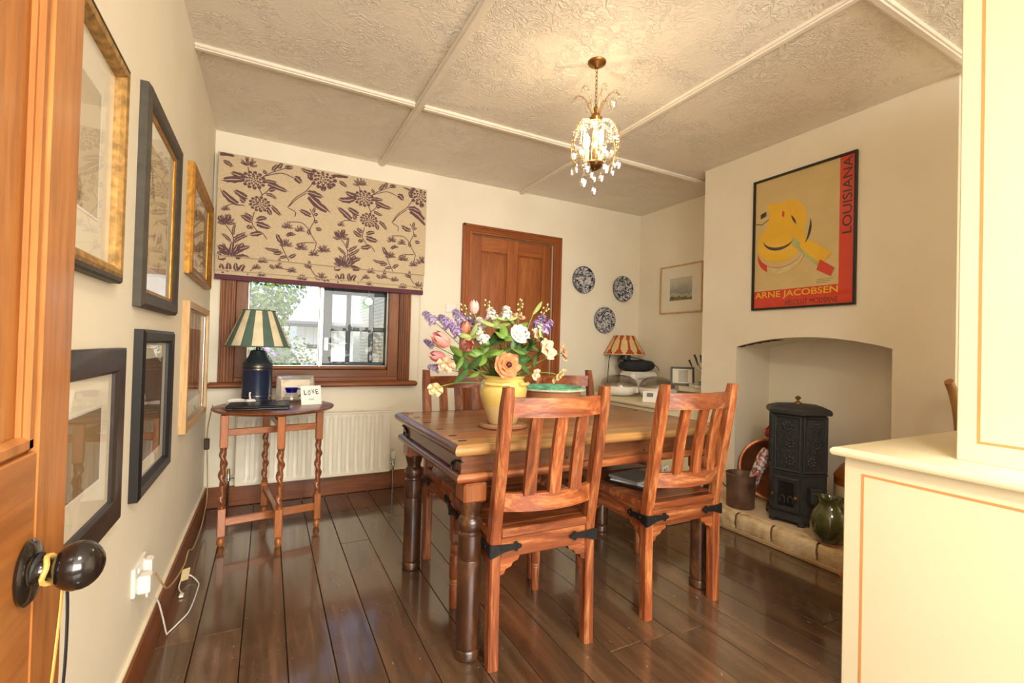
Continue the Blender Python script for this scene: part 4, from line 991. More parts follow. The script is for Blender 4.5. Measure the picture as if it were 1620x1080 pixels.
ad = thing('plug_adapter', 'white three-pin plug standing in front of the lamp base', 'plug', TR(-.085, 3.160, GT) @ RZ(.4))
part('body', M['white_plastic'], ad, lambda b: b.box(-.026, .026, -.02, .014, 0, .034, .006)); part('strain_relief', M['white_plastic'], ad, lambda b: b.tube([(0, 0, .03), (-.004, 0, .06), (-.002, 0, .075)], .005, 6))
for x in (-.012, .012): part('pin', M['brass'], ad, lambda b: b.box(x-.003, x+.003, .012, .032, .012, .018, .001))
pf = thing('photo_frame', 'silver photo frame standing beside the striped lamp', 'picture frame', TR(.165, 3.275, GT+.002) @ RZ(R(6)) @ RX(R(-12)))
FM = basis((0, 0, .082), (1, 0, 0), (0, 0, 1))
part('frame', M['silver'], pf, lambda b: rectframe(b, .225, .165, [(0, 0), (0, .012), (.008, .018), (.028, .010), (.028, 0)], FM), 30)
part('photo', sketch('pale_photo', srgb(226, 212, 184), srgb(180, 150, 116), 14), pf, lambda b: b.box(-.088, .088, -.056, .056, .002, .005, 0, FM)); part('glass', M['glass'], pf, lambda b: b.add([(-.086, -.055, .007), (.086, -.055, .007), (.086, .055, .007), (-.086, .055, .007)], [(0, 1, 2, 3)], FM))
part('strut', M['black_plastic'], pf, lambda b: b.box(-.03, .03, -.003, 0, 0, .11, .001, TR(0, .002, 0) @ TR(0, 0, .11) @ RX(R(28)) @ TR(0, 0, -.11)))
part('backing', M['black_plastic'], pf, lambda b: b.box(-.110, .110, -.080, .080, -.004, .0015, 0, FM))
cobalt = glassy('cobalt_glass', (.18, .24, .72, 1), .9, .02, .08)
jg = thing('glass_jug', 'small clear glass jug with blue rim before the silver photo frame', 'jug', TR(.135, 3.150, GT))
part('body', glassy('clear_glass', (.93, .95, .96, 1), .9, .01, .08), jg, lambda b: b.lathe([(0, .002), (.030, 0), (.042, .012), (.044, .035), (.034, .062), (.030, .070)], 24), 60)
part('rim', cobalt, jg, lambda b: b.shell([(.030, .070), (.033, .085), (.040, .098), (.038, .098), (.031, .085), (.028, .070)], 24), 60)
part('handle', cobalt, jg, lambda b: b.tube(spline([(.032, 0, .09), (.056, 0, .088), (.058, 0, .062), (.040, 0, .045)], 6), .005, 8), 60)
cd = thing('greeting_card', 'small white card lettered in ink, propped at the table edge', 'card', TR(.245, 3.085, GT) @ RZ(R(14)))
CM = TR(0, 0, 0) @ RX(R(-14)); CM2 = CM @ basis((0, 0, .058), (1, 0, 0), (0, 0, 1))
part('card', M['white_plastic'], cd, lambda b: b.box(-.060, .060, -.058, .058, -.001, .001, 0, CM2))
part('stand_flap', M['white_plastic'], cd, lambda b: b.box(-.03, .03, .0, .0015, 0, .09, 0, TR(0, .058, 0) @ RX(R(26))))
def lov(b):
    for i, (ch, dy, rot) in enumerate((('L', 0, .06), ('O', -.003, -.05), ('V', .004, .08), ('E', .002, .14))): text_into(b, ch, .016, .030, 0, 0, .0018, CM2 @ TR(-.034+.023*i, .018+dy, 0) @ RZ(rot), .014)
    text_into(b, 'xxx', .030, .008, 0, -.026, .0018, CM2)
part('lettering', M['black_plastic'], cd, lov, recalc=False)

# ================================================================= dining table: vase, bowl, trivet
VX, VY = .905, 1.800
tr = thing('rope_trivet', 'round coiled rope mat under the yellow vase', 'mat', TR(VX, VY, TZ+.0005))
rope = plain('rope', srgb(190, 150, 104), .8, var=.3, scale=90, bump=.5)
def ropef(b):
    pts = []
    for k in range(200): t = k/199; r = .012+.083*t; a = t*2*PI*7; pts.append((r*math.cos(a), r*math.sin(a), .006))
    b.tube(pts, .0062, 6)
part('coil', rope, tr, ropef, 60)
part('edge_cord', plain('red_cord', srgb(166, 110, 84), .8, var=.3, scale=120), tr, lambda b: b.tube([(.099*math.cos(2*PI*k/48), .099*math.sin(2*PI*k/48), .0065) for k in range(49)], .006, 6, caps=False))
vs_ = thing('yellow_vase', 'bulbous yellow glazed vase holding the flowers on the table', 'vase', TR(VX, VY, TZ+.0135))
n = N('yellow_glaze'); tc = n.n('ShaderNodeTexCoord'); sp = n.n('ShaderNodeSeparateXYZ'); n.l(tc.outputs['Object'], sp.inputs[0])
nz = n.noise(n.vec(), 9, 3); ma = n.n('ShaderNodeMath', operation='MULTIPLY_ADD'); n.l(nz, ma.inputs[0]); ma.inputs[1].default_value = .07; n.l(sp.outputs['Z'], ma.inputs[2])
n.set(n.ramp(ma.outputs[0], [(.02, srgb(204, 176, 124)), (.10, srgb(224, 198, 140)), (.115, srgb(224, 192, 104)), (.2, srgb(230, 200, 112))]), .2, coat=.5); yglaze = n.m
part('body', yglaze, vs_, lambda b: b.shell([(0, 0), (.058, 0), (.062, .004), (.064, .012), (.071, .035), (.088, .080), (.100, .120), (.103, .148), (.098, .172), (.088, .186), (.084, .192), (.092, .200), (.094, .205), (.088, .207), (.078, .196), (.086, .16), (.08, .10), (.05, .02), (0, .015)], 44), 40)
for s in (-1, 1): part('lug_handle', yglaze, vs_, lambda b: b.tube(spline([(-.05+s*.0, 0, 0), (-.02, 0, .012), (.02, 0, .012), (.05, 0, 0)], 5), .008, 8, TR(s*.062, -.070, .176) @ RZ(R(s*42)) @ RX(R(100))), 50)
bw = thing('green_bowl', 'wide terracotta bowl with green glazed rim on the table', 'bowl', TR(1.335, 2.085, TZ+.0005))
terra = plain('terracotta', srgb(168, 112, 72), .6, var=.12); gglaze = plain('green_glaze', srgb(96, 168, 132), .25, coat=.4, var=.5, scale=26)
part('body', terra, bw, lambda b: b.shell([(0, 0), (.085, 0), (.09, .006), (.130, .060), (.150, .105), (.152, .122), (.146, .122)], 44), 40)
part('rim', gglaze, bw, lambda b: b.shell([(.148, .118), (.172, .124), (.176, .132), (.170, .142), (.155, .139), (.142, .128), (.125, .085), (.08, .02), (0, .014)], 44), 40)
part('rim_edge', plain('chipped_rim', srgb(206, 190, 160), .5, var=.3, scale=40), bw, lambda b: b.tube([(.1745*math.cos(2*PI*k/44), .1745*math.sin(2*PI*k/44), .130) for k in range(45)], .005, 6, caps=False))

# ---- flowers
stem_m = plain('flower_stem', srgb(120, 142, 72), .5); leaf_m = plain('fresh_leaf', srgb(112, 146, 62), .45, var=.3, scale=30); leaf_d = plain('deep_leaf', srgb(70, 104, 54), .45, var=.3, scale=30); leaf_p = plain('pale_leaf', srgb(166, 184, 110), .5, var=.2)
def petal(b, L, W, curl, cup, Mx, nu=4, nv=6, tip=1.0):
    def f(u, v):
        a = (u-.5)*2; wv = W*(math.sin(PI*min(1, (v*.86+.10)))**.75) if tip else W
        x = a*wv*.5; y = cup*L*math.sin(v*PI*.5) + curl*L*v*v - .28*W*(1-a*a)*0 + .30*W*a*a*math.sin(PI*v); z = L*v
        return (x, -y+.0, z)
    b.surf(f, nu, nv, Mx)
pet_c = {}
def pmat(name, c, var=.16): 
    if name not in pet_c: pet_c[name] = plain(name, c, .5, var=var, scale=30)
    return pet_c[name]
MOUTH = Vector((VX, VY, .955))
def stempath(p, d, L=.03):
    p = Vector(p); d = Vector(d).normalized(); o = MOUTH+Vector((rnd.uniform(-.04, .04), rnd.uniform(-.04, .04), -.02)); 
    mid = (o+p)/2 + Vector((0, 0, .035)); mid = mid*.6+(p-d*.10)*.4
    return o, bez(o, mid, p, 8)
def flower_root(name, label, cat, p, d, group, th=.0022):
    o, path = stempath(p, d)
    t = thing(name, label, cat, TR(*o), group)
    part('stem', stem_m, t, lambda b: b.tube([q-o for q in path], th, 5), 60)
    return t, along(Vector(p)-o, d)
def tpetal(b, L, rad, Mx):                       # one petal of a closed tulip cup
    def f(u, v):
        r = rad*(math.sin(PI*min(1, .10+v*.78))**.7)*(1-.10*v); half = .62*(math.sin(PI*(.12+.86*v))**.6)*1.05 if v < 1 else .0
        a = (u-.5)*2*half; return (r*math.sin(a), -r*math.cos(a)-.03*L*v, L*v)
    b.surf(f, 4, 7, Mx)
def tulip(p, d, s, c, lab):
    t, Mx = flower_root('tulip', lab, 'flower', p, d, 'tulips in the vase', .003)
    for k in range(6):
        a = k*PI/3; inner = k % 2
        part('petal', pmat(c[0], c[1]), t, lambda b: tpetal(b, s*(1.0 if inner else .95), s*.36*(.9 if inner else 1.0), Mx @ RZ(a)), 60)
    return t
out = lambda p: (Vector(p)-Vector((VX, VY, .98))).normalized()
pink = ('pink_petal', srgb(226, 150, 140)); coral = ('coral_petal', srgb(222, 136, 104)); rose = ('rose_petal', srgb(214, 132, 128))
tulip((.800, 1.895, 1.245), (-.05, 0, 1), .062, ('pale_pink_petal', srgb(236, 186, 180)), 'pale pink tulip standing highest in the bouquet')
tulip((.665, 1.842, 1.105), (-.8, -.25, .45), .090, pink, 'large pink tulip leaning left over the table edge side')
tulip((.716, 1.775, 1.100), (-.2, -.9, .10), .076, rose, 'rosy pink tulip facing forward next to the large pink one')
tulip((.668, 1.895, 1.050), (-.9, -.1, .15), .070, rose, 'lowest pink tulip at the left of the bouquet')
tulip((.770, 1.925, 1.150), (.1, -.1, 1), .066, coral, 'coral orange tulip half hidden among the lilac sprigs')
def floret_spray(name, lab, p, d, rad, ln, n, c, grp, fs=.0078):
    t, Mx = flower_root(name, lab, 'flower', p, d, grp, .0018)
    def f(b):
        for k in range(n):
            z = rnd.random(); a = rnd.uniform(0, 2*PI); rr = rad*(1-.65*z)*rnd.uniform(.45, 1); q = Vector((rr*math.cos(a), rr*math.sin(a), (z-.4)*ln))
            nn = Vector((math.cos(a), math.sin(a), .5+z)); m2 = along(q, nn) @ RZ(rnd.uniform(0, 2))
            for j in range(4): b.add([(0, 0, 0), (fs*.45, fs*.4, .001), (fs*.1, fs*1.05, .002), (-fs*.45, fs*.45, .001)], [(0, 1, 2, 3)], Mx @ m2 @ RZ(j*PI/2))
    o = stuff(part('florets', c, t, f)); return t
lilac = pmat('lilac_floret', srgb(186, 160, 206)); whitef = pmat('white_floret', srgb(232, 226, 216), .05); mauve = pmat('mauve_floret', srgb(198, 180, 212))
for i, (p, lab, r, l, n) in enumerate((((.623, 1.964, 1.217), 'lilac sprig at the far left top of the bouquet', .026, .06, 60), ((.672, 1.904, 1.200), 'lilac sprig second from the left at the top', .028, .06, 60), ((.703, 1.866, 1.168), 'lilac sprig just above the large pink tulip', .026, .055, 56), ((.745, 1.933, 1.222), 'full lilac sprig left of the highest tulip', .030, .07, 70), ((.801, 1.927, 1.205), 'lilac sprig directly below the highest tulip', .024, .06, 50), ((.626, 1.975, 1.108), 'small lilac tip left of the large pink tulip', .016, .04, 30), ((.637, 1.925, 1.004), 'lowest lilac tip at the left of the bouquet', .019, .045, 36), ((1.072, 1.785, 1.213), 'upper lilac sprig at the right of the bouquet', .030, .06, 60), ((1.068, 1.720, 1.190), 'lower lilac sprig at the right of the bouquet', .024, .055, 46))):
    floret_spray('lilac_sprig', lab, p, out(p)+Vector((0, 0, .15)), r*1.12, l*1.1, int(n*2.6), lilac if i % 3 else mauve, 'lilac sprigs in the vase')
for (p, lab) in (((.853, 1.832, 1.240), 'white floret cluster beside the highest tulip'), ((.792, 1.786, 1.139), 'white and mauve cluster right of the pink tulips'), ((.813, 1.853, 1.199), 'small white cluster in the upper middle of the bouquet'), ((.90, 1.78, 1.245), 'white cluster at the top between the leaves'), ((1.04, 1.74, 1.175), 'white cluster tucked under the right lilac')):
    floret_spray('white_cluster', lab, p, out(p), .034, .05, 80, whitef, 'white floret clusters in the vase', .010)
def layered(name, lab, p, d, rad, c, rings, cen=None, cup=-.55):
    t, Mx = flower_root(name, lab, 'flower', p, d, None, .0025)
    for (rr, np_, tilt) in rings:
        for k in range(np_):
            a = 2*PI*k/np_+rr*40
            part('petal', c, t, lambda b: petal(b, rad*rr, rad*rr*1.05, .22, .05, Mx @ RZ(a) @ RX(tilt), 4, 5), 60)
    if cen: part('centre', cen, t, lambda b: b.ball((0, 0, .012), rad*.24, 10, 6, (1, 1, .8), Mx), 60)
    return t
white_p = pmat('ivory_petal', srgb(244, 238, 222), .05); orange_p = pmat('apricot_petal', srgb(226, 142, 92)); dark_c = pmat('poppy_centre', srgb(66, 24, 26)); peach = pmat('peach_petal', srgb(236, 196, 160), .1); creamf = pmat('cream_petal', srgb(232, 214, 158), .1)
layered('ranunculus', 'round ivory ranunculus in the middle of the bouquet', (.924, 1.695, 1.158), (-.05, -.9, .45), .043, white_p, ((1.0, 10, 1.25), (.86, 9, .95), (.66, 7, .62), (.42, 5, .30)))
layered('poppy', 'large apricot poppy with dark centre over the vase rim', (.856, 1.668, 1.030), (-.10, -.98, .12), .056, orange_p, ((1.0, 7, 1.28), (.84, 7, 1.0), (.66, 6, .70), (.48, 5, .45)), dark_c)
for (p, d, s, c, lab) in (((1.002, 1.866, 1.240), (.2, -.3, 1), .032, peach, 'peach blossom at the top centre of the bouquet'), ((.966, 1.863, 1.238), (-.1, -.4, 1), .028, peach, 'smaller peach blossom left of the top centre one'),
                     ((1.031, 1.655, 1.095), (.3, -.8, .3), .040, peach, 'open peach blossom at the right of the bouquet'), ((1.104, 1.646, 1.084), (.8, -.5, .2), .032, peach, 'peach blossom farthest to the right'), ((1.021, 1.723, 1.152), (.4, -.7, .4), .026, peach, 'small peach blossom under the right lilac'),
                     ((1.068, 1.621, .992), (.5, -.4, -.6), .034, creamf, 'cream blossom drooping at the right below the others'), ((.617, 1.847, .923), (-.4, -.6, -.4), .036, creamf, 'pale yellow blossom drooping lowest at the left'), ((.656, 1.836, 1.027), (-.4, -.6, -.5), .042, peach, 'drooping peach blossom under the pink tulips'), ((.994, 1.682, .992), (.3, -.8, -.2), .022, peach, 'tiny peach blossom beside the green bowl')):
    layered('blossom', lab, p, d, s*(1.2 if p[0] > .7 else .95), c, ((1.0, 6, 1.0), (.6, 5, .55)), None)['group'] = 'small blossoms in the vase'
def leafy(name, lab, p, d, L, W, c, nleaf=1, grp='leaves in the vase'):
    t, Mx = flower_root(name, lab, 'foliage', p, d, grp, .0018)
    for k in range(nleaf):
        a = 2*PI*k/max(1, nleaf); 
        part('leaf', c, t, lambda b: petal(b, L, W, .35, .0, Mx @ RZ(a) @ (RX(.9) if nleaf > 1 else RX(.1)), 4, 7), 60)
    return t
for (p, d, L, W, c, nl, lab) in (((1.003, 1.73, 1.245), (.1, -.2, 1), .055, .026, leaf_p, 1, 'single upright pale leaf at the top right'), ((.891, 1.767, 1.215), (-.1, -.4, 1), .045, .022, leaf_p, 3, 'pale leaf cluster at the top middle'), ((.868, 1.712, 1.145), (0, -.6, .8), .048, .034, leaf_m, 3, 'fresh green leaves left of the ivory ranunculus'),
        ((.840, 1.690, 1.090), (-.9, -.3, .1), .055, .040, leaf_m, 1, 'broad green leaf pointing left above the apricot poppy'), ((.862, 1.660, 1.095), (.9, -.2, .15), .055, .044, leaf_m, 1, 'broad green leaf pointing right above the apricot poppy'), ((.735, 1.799, 1.010), (-.6, -.3, .45), .075, .040, leaf_d, 2, 'dark green leaves under the pink tulips'),
        ((.760, 1.742, 1.000), (-.8, -.4, .05), .050, .030, leaf_m, 1, 'green leaf over the left of the vase rim'), ((.960, 1.683, 1.120), (.6, -.4, .5), .050, .032, leaf_d, 3, 'dark leaf cluster below the ivory ranunculus'), ((1.000, 1.684, 1.075), (.5, -.5, -.4), .050, .028, leaf_d, 2, 'drooping dark leaves at the right of the bouquet'), ((.940, 1.72, 1.05), (.5, -.7, .3), .06, .034, leaf_d, 3, 'dark leaf cluster right of the apricot poppy'), ((.800, 1.78, 1.07), (-.5, -.6, .5), .06, .034, leaf_m, 3, 'green leaf cluster in the left middle of the bouquet'), ((.90, 1.85, 1.13), (.1, .2, 1), .07, .036, leaf_d, 3, 'dark leaf cluster deep in the back of the bouquet'), ((.84, 1.80, 1.11), (-.3, -.3, .8), .06, .03, leaf_d, 3, 'dark leaf cluster in the centre of the bouquet'), ((.98, 1.77, 1.10), (.4, .1, .7), .06, .03, leaf_m, 3, 'green leaf cluster behind the open peach blossom'),
        ((.86, 1.79, 1.19), (-.2, -.5, 1), .06, .03, leaf_p, 3, 'pale leaf cluster below the small white cluster'), ((.95, 1.78, 1.19), (.2, -.4, 1), .06, .028, leaf_m, 3, 'green leaf cluster behind the ivory ranunculus'), ((.76, 1.83, 1.14), (-.5, -.3, .7), .055, .026, leaf_p, 3, 'pale leaf cluster behind the rosy pink tulip'), ((.72, 1.82, 1.06), (-.7, -.4, .2), .055, .026, leaf_m, 2, 'green leaf pair below the rosy pink tulip'), ((1.03, 1.70, 1.13), (.6, -.5, .4), .05, .026, leaf_p, 3, 'pale leaf cluster beside the right lilac'), ((.90, 1.70, 1.08), (.2, -.9, .3), .05, .028, leaf_d, 3, 'dark leaf cluster right above the apricot poppy')):
    leafy('leaf_sprig', lab, p, d, L*1.2, W*1.2, c, nl+1 if nl > 1 else 1)
for (p, lab) in (((.846, 1.868, 1.300), 'bud sprig beside the highest tulip'), ((.997, 1.823, 1.312), 'bud sprig at the top middle of the bouquet'), ((1.113, 1.785, 1.296), 'long bud sprig at the top right of the bouquet'), ((.752, 1.918, 1.279), 'short bud sprig at the top left of the bouquet')):
    t, Mx = flower_root('bud_sprig', lab, 'flower', p, out(p), 'bud sprigs in the vase', .0014)
    for k in range(9): part('bud', pmat('green_bud', srgb(206, 200, 134)), t, lambda b: b.ball((.012*math.cos(k*2.4), .012*math.sin(k*2.4), .005-.009*k), .0042, 6, 5, (1, 1, 1.3), Mx))
gb = thing('grass_bunch', 'bunch of thin green blades filling the vase', 'foliage', TR(*MOUTH))
def blades(b):
    for k in range(170):
        a = rnd.uniform(0, 2*PI); o = Vector((rnd.uniform(-.05, .05), rnd.uniform(-.05, .05), -.02)); rr = rnd.uniform(.03, .13); tipz = rnd.uniform(.05, .20)
        q = bez(o, o+Vector((rr*.3*math.cos(a), rr*.3*math.sin(a), tipz*.8)), o+Vector((rr*math.cos(a), rr*math.sin(a), tipz)), 5); b.tube(q, [.0022, .0022, .002, .0018, .0014, .0006], 4, flat=.5)
stuff(part('blades', leaf_m, gb, blades))

# ---- papers on the near right chair and a box by the desk
fo = thing('paper_stack', 'folder and loose papers lying on the near right chair seat', 'papers', TR(1.585, 1.700, ZS+.001) @ RZ(.3))
part('folder', M['black_plastic'], fo, lambda b: b.box(-.12, .12, -.10, .10, 0, .010, .002)); part('paper', M['white_plastic'], fo, lambda b: b.box(-.10, .12, -.09, .09, .0105, .015, 0, RZ(.1)))
part('paper', plain('grey_paper', srgb(150, 146, 140), .7), fo, lambda b: b.box(-.10, .10, -.08, .09, .0155, .028, .001, RZ(-.15)))
bx_ = thing('storage_box', 'cardboard box on the floor before the alcove desk', 'box', TR(2.39, 2.28, 0))
card = plain('cardboard', srgb(186, 150, 104), .8)
part('carton', card, bx_, lambda b: b.box(-.12, .12, -.13, .13, .001, .26, .003)); part('tape', plain('tape', srgb(206, 184, 140), .4), bx_, lambda b: b.box(-.12, .12, -.025, .025, .26, .261))
nc = thing('number_card', 'small black and white number card on the cardboard box', 'card', TR(2.34, 2.25, .262) @ RZ(R(20)))
part('card', M['white_plastic'], nc, lambda b: b.box(-.045, .045, -.002, .002, 0, .085)); part('lettering', M['black_plastic'], nc, lambda b: text_into(b, '20', .06, .05, 0, 0, .0025, basis((0, 0, .045), (1, 0, 0), (0, 0, 1))), recalc=False)
wt_ = thing('white_tub', 'small white lidded tub on the cardboard box', 'tub', TR(2.445, 2.24, .262))
part('body', M['white_plastic'], wt_, lambda b: b.lathe([(0, 0), (.03, 0), (.034, .004), (.036, .05), (.026, .06), (0, .06)], 20), 40); part('lid', M['white_plastic'], wt_, lambda b: b.lathe([(0, .06), (.024, .06), (.024, .078), (0, .08)], 20), 40)
# ================================================================= alcove desk things (desk top z = .70)
DZT = .7006
def appliance(x, y, rz, lab, r):
    t = thing('dome_appliance', lab, 'appliance', TR(x, y, DZT) @ RZ(rz), 'dome appliances on the desk')
    part('base', M['white_plastic'], t, lambda b: b.lathe([(0, .006), (r*.72, .006), (r*.95, .03), (r, .055), (r, .082), (r*.96, .088), (0, .088)], 32), 40)
    part('foot', M['silver'], t, lambda b: [b.lathe([(0, 0), (.012, 0), (.014, .02), (0, .02)], 10, TR(.10*math.cos(a), .10*math.sin(a), 0)) for a in (.5, 2.6, 4.7)])
    part('dome', M['smoked'], t, lambda b: b.shell([(r*.99, .088), (r*.97, .115), (r*.85, .145), (r*.6, .168), (r*.3, .180), (0, .183)], 32), 60)
    p = part('control_panel', M['white_plastic'], t, lambda b: b.box(-.045, .045, -r-.012, -r+.02, .03, .078, .006)); part('display', M['black_plastic'], p, lambda b: b.box(-.016, .016, -r-.0135, -r-.011, .05, .066))
    part('tray', plain('cream_tray', srgb(214, 200, 160), .5), t, lambda b: b.lathe([(0, .088), (r*.8, .088), (r*.8, .10), (0, .104)], 24))
appliance(2.80, 3.26, R(40), 'white appliance with smoky clear dome, at the wall end of the desk', .165)
appliance(2.99, 2.99, R(45), 'white appliance with smoky clear dome, in the middle of the desk', .150)
th = thing('thermostat', 'small white wedge thermostat with grey display at the desk edge', 'thermostat', TR(2.70, 2.77, DZT) @ RZ(R(-52)))
part('case', M['white_plastic'], th, lambda b: b.prism([(-.03, 0), (.035, 0), (.02, .085), (-.005, .085)], -.055, .055, basis((0, 0, 0), (0, 1, 0), (0, 0, 1)))); part('display', plain('lcd_grey', srgb(110, 112, 104), .3), th, lambda b: b.box(-.024, .024, -.015, .015, 0, .002, 0, basis((0, -.0165, .055), (1, 0, 0), (0, .28, .96))))
bx2 = thing('white_case', 'white rounded case under the black camera bag', 'case', TR(3.12, 3.36, DZT))
part('shell', M['white_plastic'], bx2, lambda b: b.box(-.16, .16, -.10, .10, 0, .205, .025)); part('slot', M['silver'], bx2, lambda b: b.box(-.10, .10, -.102, -.098, .14, .15))
bag = thing('camera_bag', 'black bag with strap heaped on the white case', 'bag', TR(3.10, 3.36, DZT+.206) @ RZ(R(-25)))
def bagf(b):
    def f(u, v):
        a = 2*PI*u; s = math.sin(PI*min(.999, max(.001, v))); return ((.17+.02*math.sin(3*a))*math.cos(a)*s**.6, (.075+.012*math.sin(5*a+1))*math.sin(a)*s**.6, .055*(1-math.cos(PI*v))+.008*math.sin(4*a)*s)
    b.surf(f, 28, 12)
part('body', plain('black_fabric', srgb(40, 40, 44), .8, bump=.4), bag, bagf, 60)
part('strap', M['black_plastic'], bag, lambda b: b.tube(spline([(-.15, -.02, .06), (-.19, -.03, .10), (-.14, -.03, .145), (-.05, -.03, .13), (.08, -.05, .10), (.17, -.06, .05), (.19, -.06, .012)], 6), .010, 6, flat=.3), 60)
part('camera', M['black_plastic'], bag, lambda b: [b.box(-.16, -.07, -.03, .03, .10, .165, .008), b.lathe([(0, 0), (.024, 0), (.026, .03), (0, .032)], 16, basis((-.115, -.03, .13), (1, 0, 0), (0, 0, 1)))])
part('lead', M['black_plastic'], bag, lambda b: b.tube(spline([(-.13, 0, .165), (-.20, .0, .20), (-.26, .02, .13), (-.27, .03, -.08), (-.27, .03, -.19)], 6), .004, 6), 60)
dl = thing('desk_lamp', 'small lamp with pleated red and cream shade in the alcove corner', 'lamp', TR(3.065, 3.505, DZT))
part('base', M['silver'], dl, lambda b: b.lathe([(0, 0), (.055, 0), (.055, .01), (.02, .02), (.012, .04), (.012, .22), (.018, .235), (.010, .25), (.010, .29), (.018, .30), (.018, .33), (0, .335)], 20), 40)
redik = plain('ikat_red', srgb(174, 70, 40), .8); ikc = plain('ikat_cream', srgb(220, 192, 130), .8)
def ik(b):
    n = 88; z0, z1, r0, r1 = .365, .545, .195, .095; rows_ = [0, .12, .24, .36, .5, .64, .76, .88, 1.0]; vs = []
    for s in rows_:
        for k in range(n): t = 2*PI*k/n; rr = (r0+(r1-r0)*s)*(1+.008*math.cos(n/2*t)); vs.append((rr*math.cos(t), rr*math.sin(t), z0+(z1-z0)*s))
    b.v = [Vector(p) for p in vs]
    for j in range(8):
        for k in range(n):
            ph = (k % 8)/8; mid = abs(ph-.44)
            wid = (.42-.40*(j/3.2)) if j < 4 else (.42-.40*((7-j)/3.0))*.75
            b.f.append([j*n+k, j*n+(k+1) % n, (j+1)*n+(k+1) % n, (j+1)*n+k]); b.mi.append(0 if mid < max(.10, wid) else 1)
b = B(); ik(b); s2 = b.build('lamp_shade', [redik, ikc], dl, 30)
part('shade_trim', ikc, s2, lambda b: b.tube([(.196*math.cos(2*PI*k/48), .196*math.sin(2*PI*k/48), .364) for k in range(49)], .005, 6, caps=False))
part('bulb', plain('frosted_bulb', srgb(236, 226, 206), .4), dl, lambda b: b.ball((0, 0, .37), .026, 12, 8, (1, 1, 1.4)), 60)
bk = thing('book_stack', 'low pile of books and bowls under the photo frame on the desk', 'books', TR(3.15, 2.66, DZT))
for k, (c, h) in enumerate(((srgb(190, 180, 150), .045), (srgb(120, 100, 80), .035), (srgb(214, 204, 176), .04))):
    z = sum((.045, .035, .04)[:k]); part('book', plain('book_cover_%d' % k, c, .6), bk, lambda b: b.box(-.15+.01*k, .15-.012*k, -.11, .12, z, z+h-.001, .003))
pf2 = thing('photo_frame', 'black framed photo standing on the desk books', 'picture frame', TR(3.085, 2.80, DZT+.1215) @ RZ(R(-42)) @ RX(R(-10)))
FM2 = basis((0, 0, .078), (1, 0, 0), (0, 0, 1))
part('frame', blackf, pf2, lambda b: rectframe(b, .19, .155, [(0, 0), (0, .012), (.016, .012), (.016, 0)], FM2)); part('mount', mount_m, pf2, lambda b: b.box(-.08, .08, -.062, .062, .001, .004, 0, FM2))
part('photo', sketch('warm_photo', srgb(190, 186, 170), srgb(150, 90, 60), 20), pf2, lambda b: b.box(-.03, .045, -.05, .05, .004, .0045, 0, FM2)); part('backing', M['black_plastic'], pf2, lambda b: b.box(-.09, .09, -.074, .074, -.003, .0005, 0, FM2))
mg = thing('magazine', 'magazine with coloured strip lying on the desk books', 'magazine', TR(3.14, 2.585, DZT+.1205) @ RZ(R(-30)))
part('cover', plain('magazine_cover', srgb(196, 196, 190), .4), mg, lambda b: b.surf(lambda u, v: (-.13+.26*u, -.07+.14*v, .022+.012*math.sin(PI*u)), 8, 1)); part('pages', M['white_plastic'], mg, lambda b: b.box(-.13, .13, -.07, .07, 0, .021, .002))
for k, c in enumerate((srgb(70, 160, 80), srgb(224, 110, 70), srgb(80, 120, 180))): part('coloured_tab', plain('tab_%d' % k, c, .5), mg, lambda b: b.box(-.09+.045*k, -.055+.045*k, -.05, -.03, .036, .048, .002))
lv = thing('lavender_vase', 'cream vase of dried dark lavender by the chimney breast', 'vase', TR(3.02, 2.505, DZT+.0005))
part('body', plain('cream_pot', srgb(220, 206, 172), .4), lv, lambda b: b.lathe([(0, 0), (.022, 0), (.026, .02), (.028, .10), (.022, .17), (.025, .20), (0, .20)], 18), 40)
lavm = plain('dried_lavender', srgb(52, 58, 74), .8)
for k in range(8):
    a = R(-60+36*k)+1.2; sprd = .10 if k % 2 else .06
    S = part('stalk', stem_m, lv, lambda b: b.tube([(0, 0, .19), (sprd*.5*math.cos(a), max(-.03, sprd*.5*math.sin(a)), .25), (sprd*math.cos(a)*1.2, max(-.03, sprd*math.sin(a)), .29+.02*(k % 3))], .0014, 4))
    part('lavender_head', lavm, S, lambda b: b.tube([(sprd*math.cos(a)*1.2, max(-.03, sprd*math.sin(a)), .28+.02*(k % 3)), (sprd*math.cos(a)*1.6, max(-.03, sprd*1.2*math.sin(a)), .34+.02*(k % 3))], [.004, .009], 6))

# ================================================================= hearth and the things on it
HZ = .115
he = thing('hearth', 'raised fireplace hearth edged with rough pale stones', 'hearth', TR(2.58, 1.0, 0))
n = N('hearth_stone'); v = n.vec((1, 1, 1), 4); f = n.noise(v, 12, 6, .65); g = n.noise(v, 45, 4)
n.set(n.ramp(f, [(.3, srgb(192, 156, 108)), (.5, srgb(230, 204, 158)), (.7, srgb(244, 228, 194))]), .85); n.bump(n.mix(.5, f, g), .7, .012); stone = n.m
part('slab', plain('hearth_screed', srgb(222, 198, 162), .8, var=.08, scale=8, bump=.15), he, lambda b: b.box(.07, .685, .245, 1.155, .0, HZ, .003)); part('slab', plain('hearth_screed2', srgb(222, 198, 162), .8, var=.08, scale=8, bump=.15), he, lambda b: b.box(.07, .318, .02, .244, 0, HZ, .003)); part('slab', plain('hearth_screed3', srgb(222, 198, 162), .8, var=.08, scale=8, bump=.15), he, lambda b: b.box(.07, .318, 1.156, 1.45, 0, HZ, .003))
ys = [0, .22, .432, .684, .912, 1.13, 1.32, 1.45]
